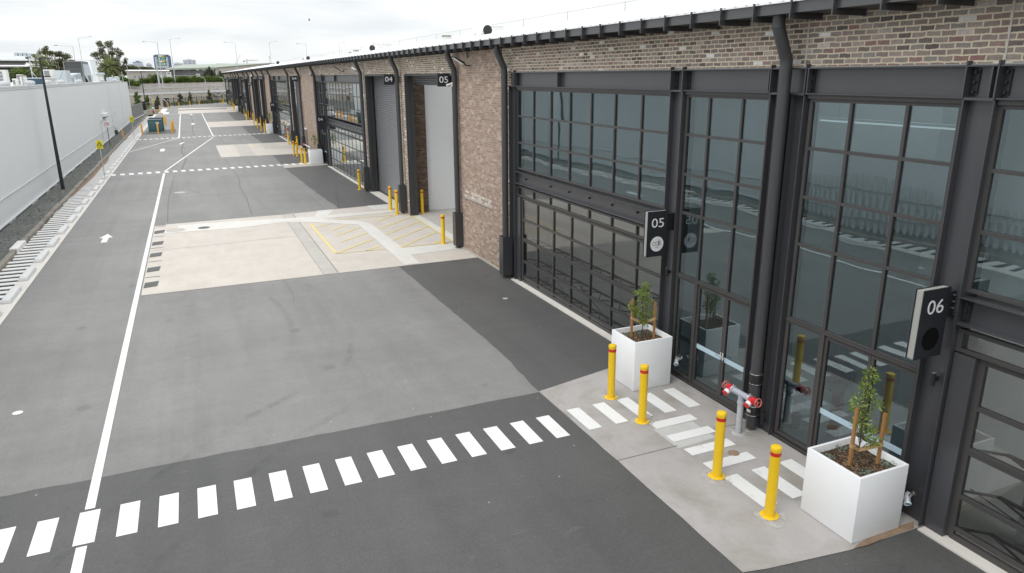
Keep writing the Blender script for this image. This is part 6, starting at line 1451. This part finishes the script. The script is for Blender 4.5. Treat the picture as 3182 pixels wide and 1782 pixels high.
wt.box(-6.1, -4.95, 264.97, 265, 12.92, 13.04).box(-6.1, -4.9, 264.97, 265, 12.50, 12.62).box(-7.0, -5.45, 264.97, 265, 11.30, 11.42).box(-6.95, -5.5, 264.97, 265, 10.88, 11.0).cyl((-6.55, 265, 12.75), (-6.55, 264.97, 12.75), .25, n=16).cyl((-5.2, 265, 11.1), (-5.2, 264.97, 11.1), .25, n=16).box(-4.78, -4.6, 264.97, 265, 11.02, 11.25)
wt.build("white_legend", m_white, t); gd.build("gold_shield", m_gold, t)

# buildings beyond
def grid_windows(b, x0, x1, y, z0, z1, nx, nz, mat, name="window", fx=.55, fz=.5):
    m = MB(); sx = (x1 - x0) / nx; sz = (z1 - z0) / nz
    for i in range(nx):
        for j in range(nz):
            m.box(x0 + sx * (i + .5 - fx / 2), x0 + sx * (i + .5 + fx / 2), y - .06, y - .005, z0 + sz * (j + .5 - fz / 2), z0 + sz * (j + .5 + fz / 2))
    return m.build(name, mat, b)
b = thing("office_tower", "blue framed office tower behind the green road sign", "tower", (-15, 700, 0))
MB().box(-21.6, -9.0, 700, 716, 0, 25.0).build("body", m_tower, b); MB().box(-20.3, -9.9, 699.4, 716, 25.0, 25.6).build("roof", m_tower, b)
MB().box(-19.8, -10.6, 699.4, 700, 8, 23.4).build("front_panel", m_towerw, b); grid_windows(b, -19.8, -10.6, 699.4, 8, 23.4, 7, 10, m_towerg); MB().box(-8.99, -8.5, 700.5, 715, 0, 24.6).build("side_fin", m_tower, b)
b = thing("apartment_tower", "taller pale apartment tower right of the road sign", "tower", (7.5, 900, 0))
MB().box(1.1, 13.8, 900, 918, 0, 25.7).build("body", m_towerw, b); MB().box(5, 10, 901, 916, 25.7, 26.4).build("roof", m_towerw, b); grid_windows(b, 1.3, 5.2, 900, 6, 25, 3, 9, m_towerg); grid_windows(b, 6.2, 9.4, 900, 6, 25.3, 2, 9, m_tower, fx=.7); grid_windows(b, 10.4, 13.6, 900, 6, 25, 2, 9, m_towerg, fx=.7)
b = thing("apartment_tower", "shorter pale apartment block beside the taller one", "tower", (-3.8, 880, 0))
MB().box(-8.2, .6, 880, 896, 0, 21.8).build("body", m_towerw, b); MB().box(-6.5, -3.2, 881, 894, 21.8, 22.6).build("roof", m_towerw, b); grid_windows(b, -8, -3.2, 880, 6, 21.5, 4, 7, m_towerg); grid_windows(b, -2.6, .5, 880, 6, 21.5, 3, 7, m_tower, fx=.35)
b = thing("office_block", "stepped white and blue office block far left of the road sign", "office", (-40, 800, 0))
MB().box(-47.5, -34.8, 800, 815, 0, 19.8).box(-43.2, -35.0, 800.5, 814, 19.8, 21.6).build("body", m_towerw, b); MB().box(-40.5, -37, 801, 812, 21.6, 22.5).build("roof", m_tower, b); grid_windows(b, -43.0, -35.2, 800.5, 19.9, 21.5, 5, 1, m_tower, fx=.8); grid_windows(b, -47, -35, 800, 15, 19.5, 8, 3, m_towerg)
b = thing("office_block", "small grey office block just left of the blue tower", "office", (-30, 800, 0))
MB().box(-32.0, -27.2, 800, 810, 0, 19.3).build("body", m_towerw, b); MB().box(-31, -28.5, 800.5, 809, 19.3, 20.1).build("roof", m_towerg, b); grid_windows(b, -31.8, -27.4, 800, 14, 19, 4, 3, m_tower)
b = thing("green_roof_shed", "long shed with pale green roof and dark louvred front", "shed", (4, 330, 4))
MB().box(-5.7, 12.6, 330.6, 350, 4, 9.72).build("wall", m_louv, b)
lv = MB()
for k in range(46): lv.box(-5.6 + k * .385, -5.45 + k * .385, 330.35, 330.59, 6.4, 9.6)
lv.build("louvre_fin", m_post, b)
MB().hexa([(-6.3, 329.6, 9.75), (13.0, 329.6, 10.25), (40, 350, 10.6), (-6, 350, 10.0), (-6.3, 329.6, 10.35), (13.0, 329.6, 10.9), (40, 352, 13.0), (0, 352, 12.2)]).build("roof", m_greenroof, b)
b = thing("cream_shed", "cream walled shed with green edged roof behind the warehouse end", "shed", (24, 330, 4))
MB().hexa([(12.2, 330, 4), (34, 330, 4), (34, 349, 4), (13.5, 349, 4), (12.0, 330, 10.55), (34, 330, 12.35), (34, 349, 12.35), (12.0, 349, 10.55)]).build("wall", m_cream, b)
MB().hexa([(11.8, 329.7, 10.57), (34.2, 329.7, 12.37), (34.2, 349.4, 12.4), (11.8, 349.4, 10.6), (11.8, 329.7, 10.85), (34.2, 329.7, 12.62), (34.2, 349.4, 12.9), (11.8, 349.4, 12.4)]).build("roof", m_greenroof, b); MB().box(13.5, 30.5, 349.5, 351, 12.3, 12.6).build("ridge_cap", m_tower, b)
b = thing("low_workshop", "low cream workshop with white roof left of the green roofed shed", "workshop", (-12, 320, 4))
MB().box(-19.8, -5.2, 320, 335, 4, 9.35).build("wall", m_cream, b); MB().hexa([(-20.4, 319.5, 9.37), (-5.0, 319.5, 9.37), (-5, 336, 9.4), (-20.4, 336, 9.4), (-20.4, 319.5, 9.65), (-5.0, 319.5, 9.45), (-5, 336, 9.9), (-20.4, 336, 10)]).build("roof", m_roof, b)
grid_windows(b, -18, -6, 320, 6.4, 8.2, 8, 1, m_towerg, fx=.4)
for x, y, w, h, lab in ((-8.2, 300, 1.4, 8.0, "small white roof unit left of the green roofed shed"), (-4.9, 300, 1.6, 8.9, "white window cabin under the green roofed shed"), (4.8, 300, 1.2, 8.2, "white cube unit before the louvred shed front")):
    b = thing("site_cabin", lab, "cabin", (x, y, 4)); MB().box(x - w / 2, x + w / 2, y, y + 2, 4, h).build("body", m_cap, b); MB().box(x - w * .3, x + w * .25, y - .05, y - .005, h - .75, h - .25).build("window", m_towerg, b)
b = thing("low_annex", "long low cream annex roof under the green roofed shed", "annex", (3, 305, 4))
MB().box(-5, 14, 303, 312, 4, 7.55).build("wall", m_cream, b); MB().box(-5.3, 14.3, 302.6, 312, 7.55, 7.75).build("roof", m_signe, b)
b = thing("showroom", "pale curved edge showroom building at the left frame edge", "building", (-35, 200, 0))
MB().box(-60, -31.5, 200, 225, 0, 9.4).build("wall", m_louv, b); MB().box(-60, -32.3, 203, 225, 11.05, 11.85).build("upper_block", m_cap, b)
MB().hexa([(-60, 198.5, 10.93), (-30.3, 198.5, 10.72), (-30.3, 225, 10.72), (-60, 225, 10.93), (-60, 198.5, 11.15), (-30.5, 198.5, 10.98), (-30.5, 225, 11.0), (-60, 225, 11.15)]).build("roof", m_roof, b)
MB().box(-60, -32.4, 199.6, 200, 10.1, 10.7).build("fascia", m_louvf, b); MB().box(-38, -32.6, 199.5, 199.98, 9.85, 10.08).build("window_band", m_dkwin, b)
MB().tube([(-60, 198.6, 9.62), (-34, 198.6, 9.62), (-31.2, 198.8, 9.52), (-30.5, 199.6, 9.5)], .2, 10).build("canopy", m_roof, b, smooth=True)
hs = MB()
for k in range(4): hs.box(-35.2 + k * .85, -34.55 + k * .85, 205, 207, 11.85, 12.55 + RN.uniform(-.1, .1))
hs.build("roof_plant", m_duct, b)
wd = MB()
for k in range(120):
    x = RN.uniform(-34, -6); zt = 12.9 - max(0, (x + 24)) * .13 if x > -24 else 12.9
    clump_leaves(wd, (x, 400 + RN.uniform(-4, 4), RN.uniform(8.5, zt - .4)), (1.8, 1.4, .8), 90, .34)
for k in range(34): clump_leaves(wd, (RN.uniform(-9, 12), 420, RN.uniform(9.5, 11.2)), (1.2, 1.2, .5), 60, .3)
tag(wd.build("distant_woodland", m_tree), "distant wooded rise below the far office blocks", "woodland", kind="stuff")
b = thing("tower_crane", "faint distant tower crane above the green edged roof", "crane", (46, 600, 0))
MB().beam((44.9, 600, 0), (44.9, 600, 18.6), .5, .5).beam((42.3, 600, 18.6), (53, 600, 19.2), .3, .35).beam((44.9, 600, 18.6), (45.2, 600, 20.2), .3, .3).beam((45.2, 600, 20.1), (50, 600, 19.1), .1, .1).beam((45.2, 600, 20.1), (42.6, 600, 18.7), .1, .1).build("jib", m_post, b)
MB().box(42.2, 43.2, 599.7, 600.3, 17.9, 18.7).build("counterweight", m_louvf, b)
t = thing("bird", "tiny dark bird flying high above the warehouse roof", "bird", (23.3, 150, 17.3))
MB().tube([(23.1, 150, 17.3), (23.3, 150, 17.33), (23.55, 150, 17.28)], .06, 8, [.01, .075, .02]).add([(23.28, 149.98, 17.33), (23.36, 149.98, 17.33), (23.5, 149.6, 17.55), (23.25, 149.5, 17.62)], [(0, 1, 2, 3)]).add([(23.28, 150.02, 17.33), (23.36, 150.02, 17.33), (23.5, 150.4, 17.55), (23.25, 150.5, 17.62)], [(0, 1, 2, 3)]).build("body", m_black, t)
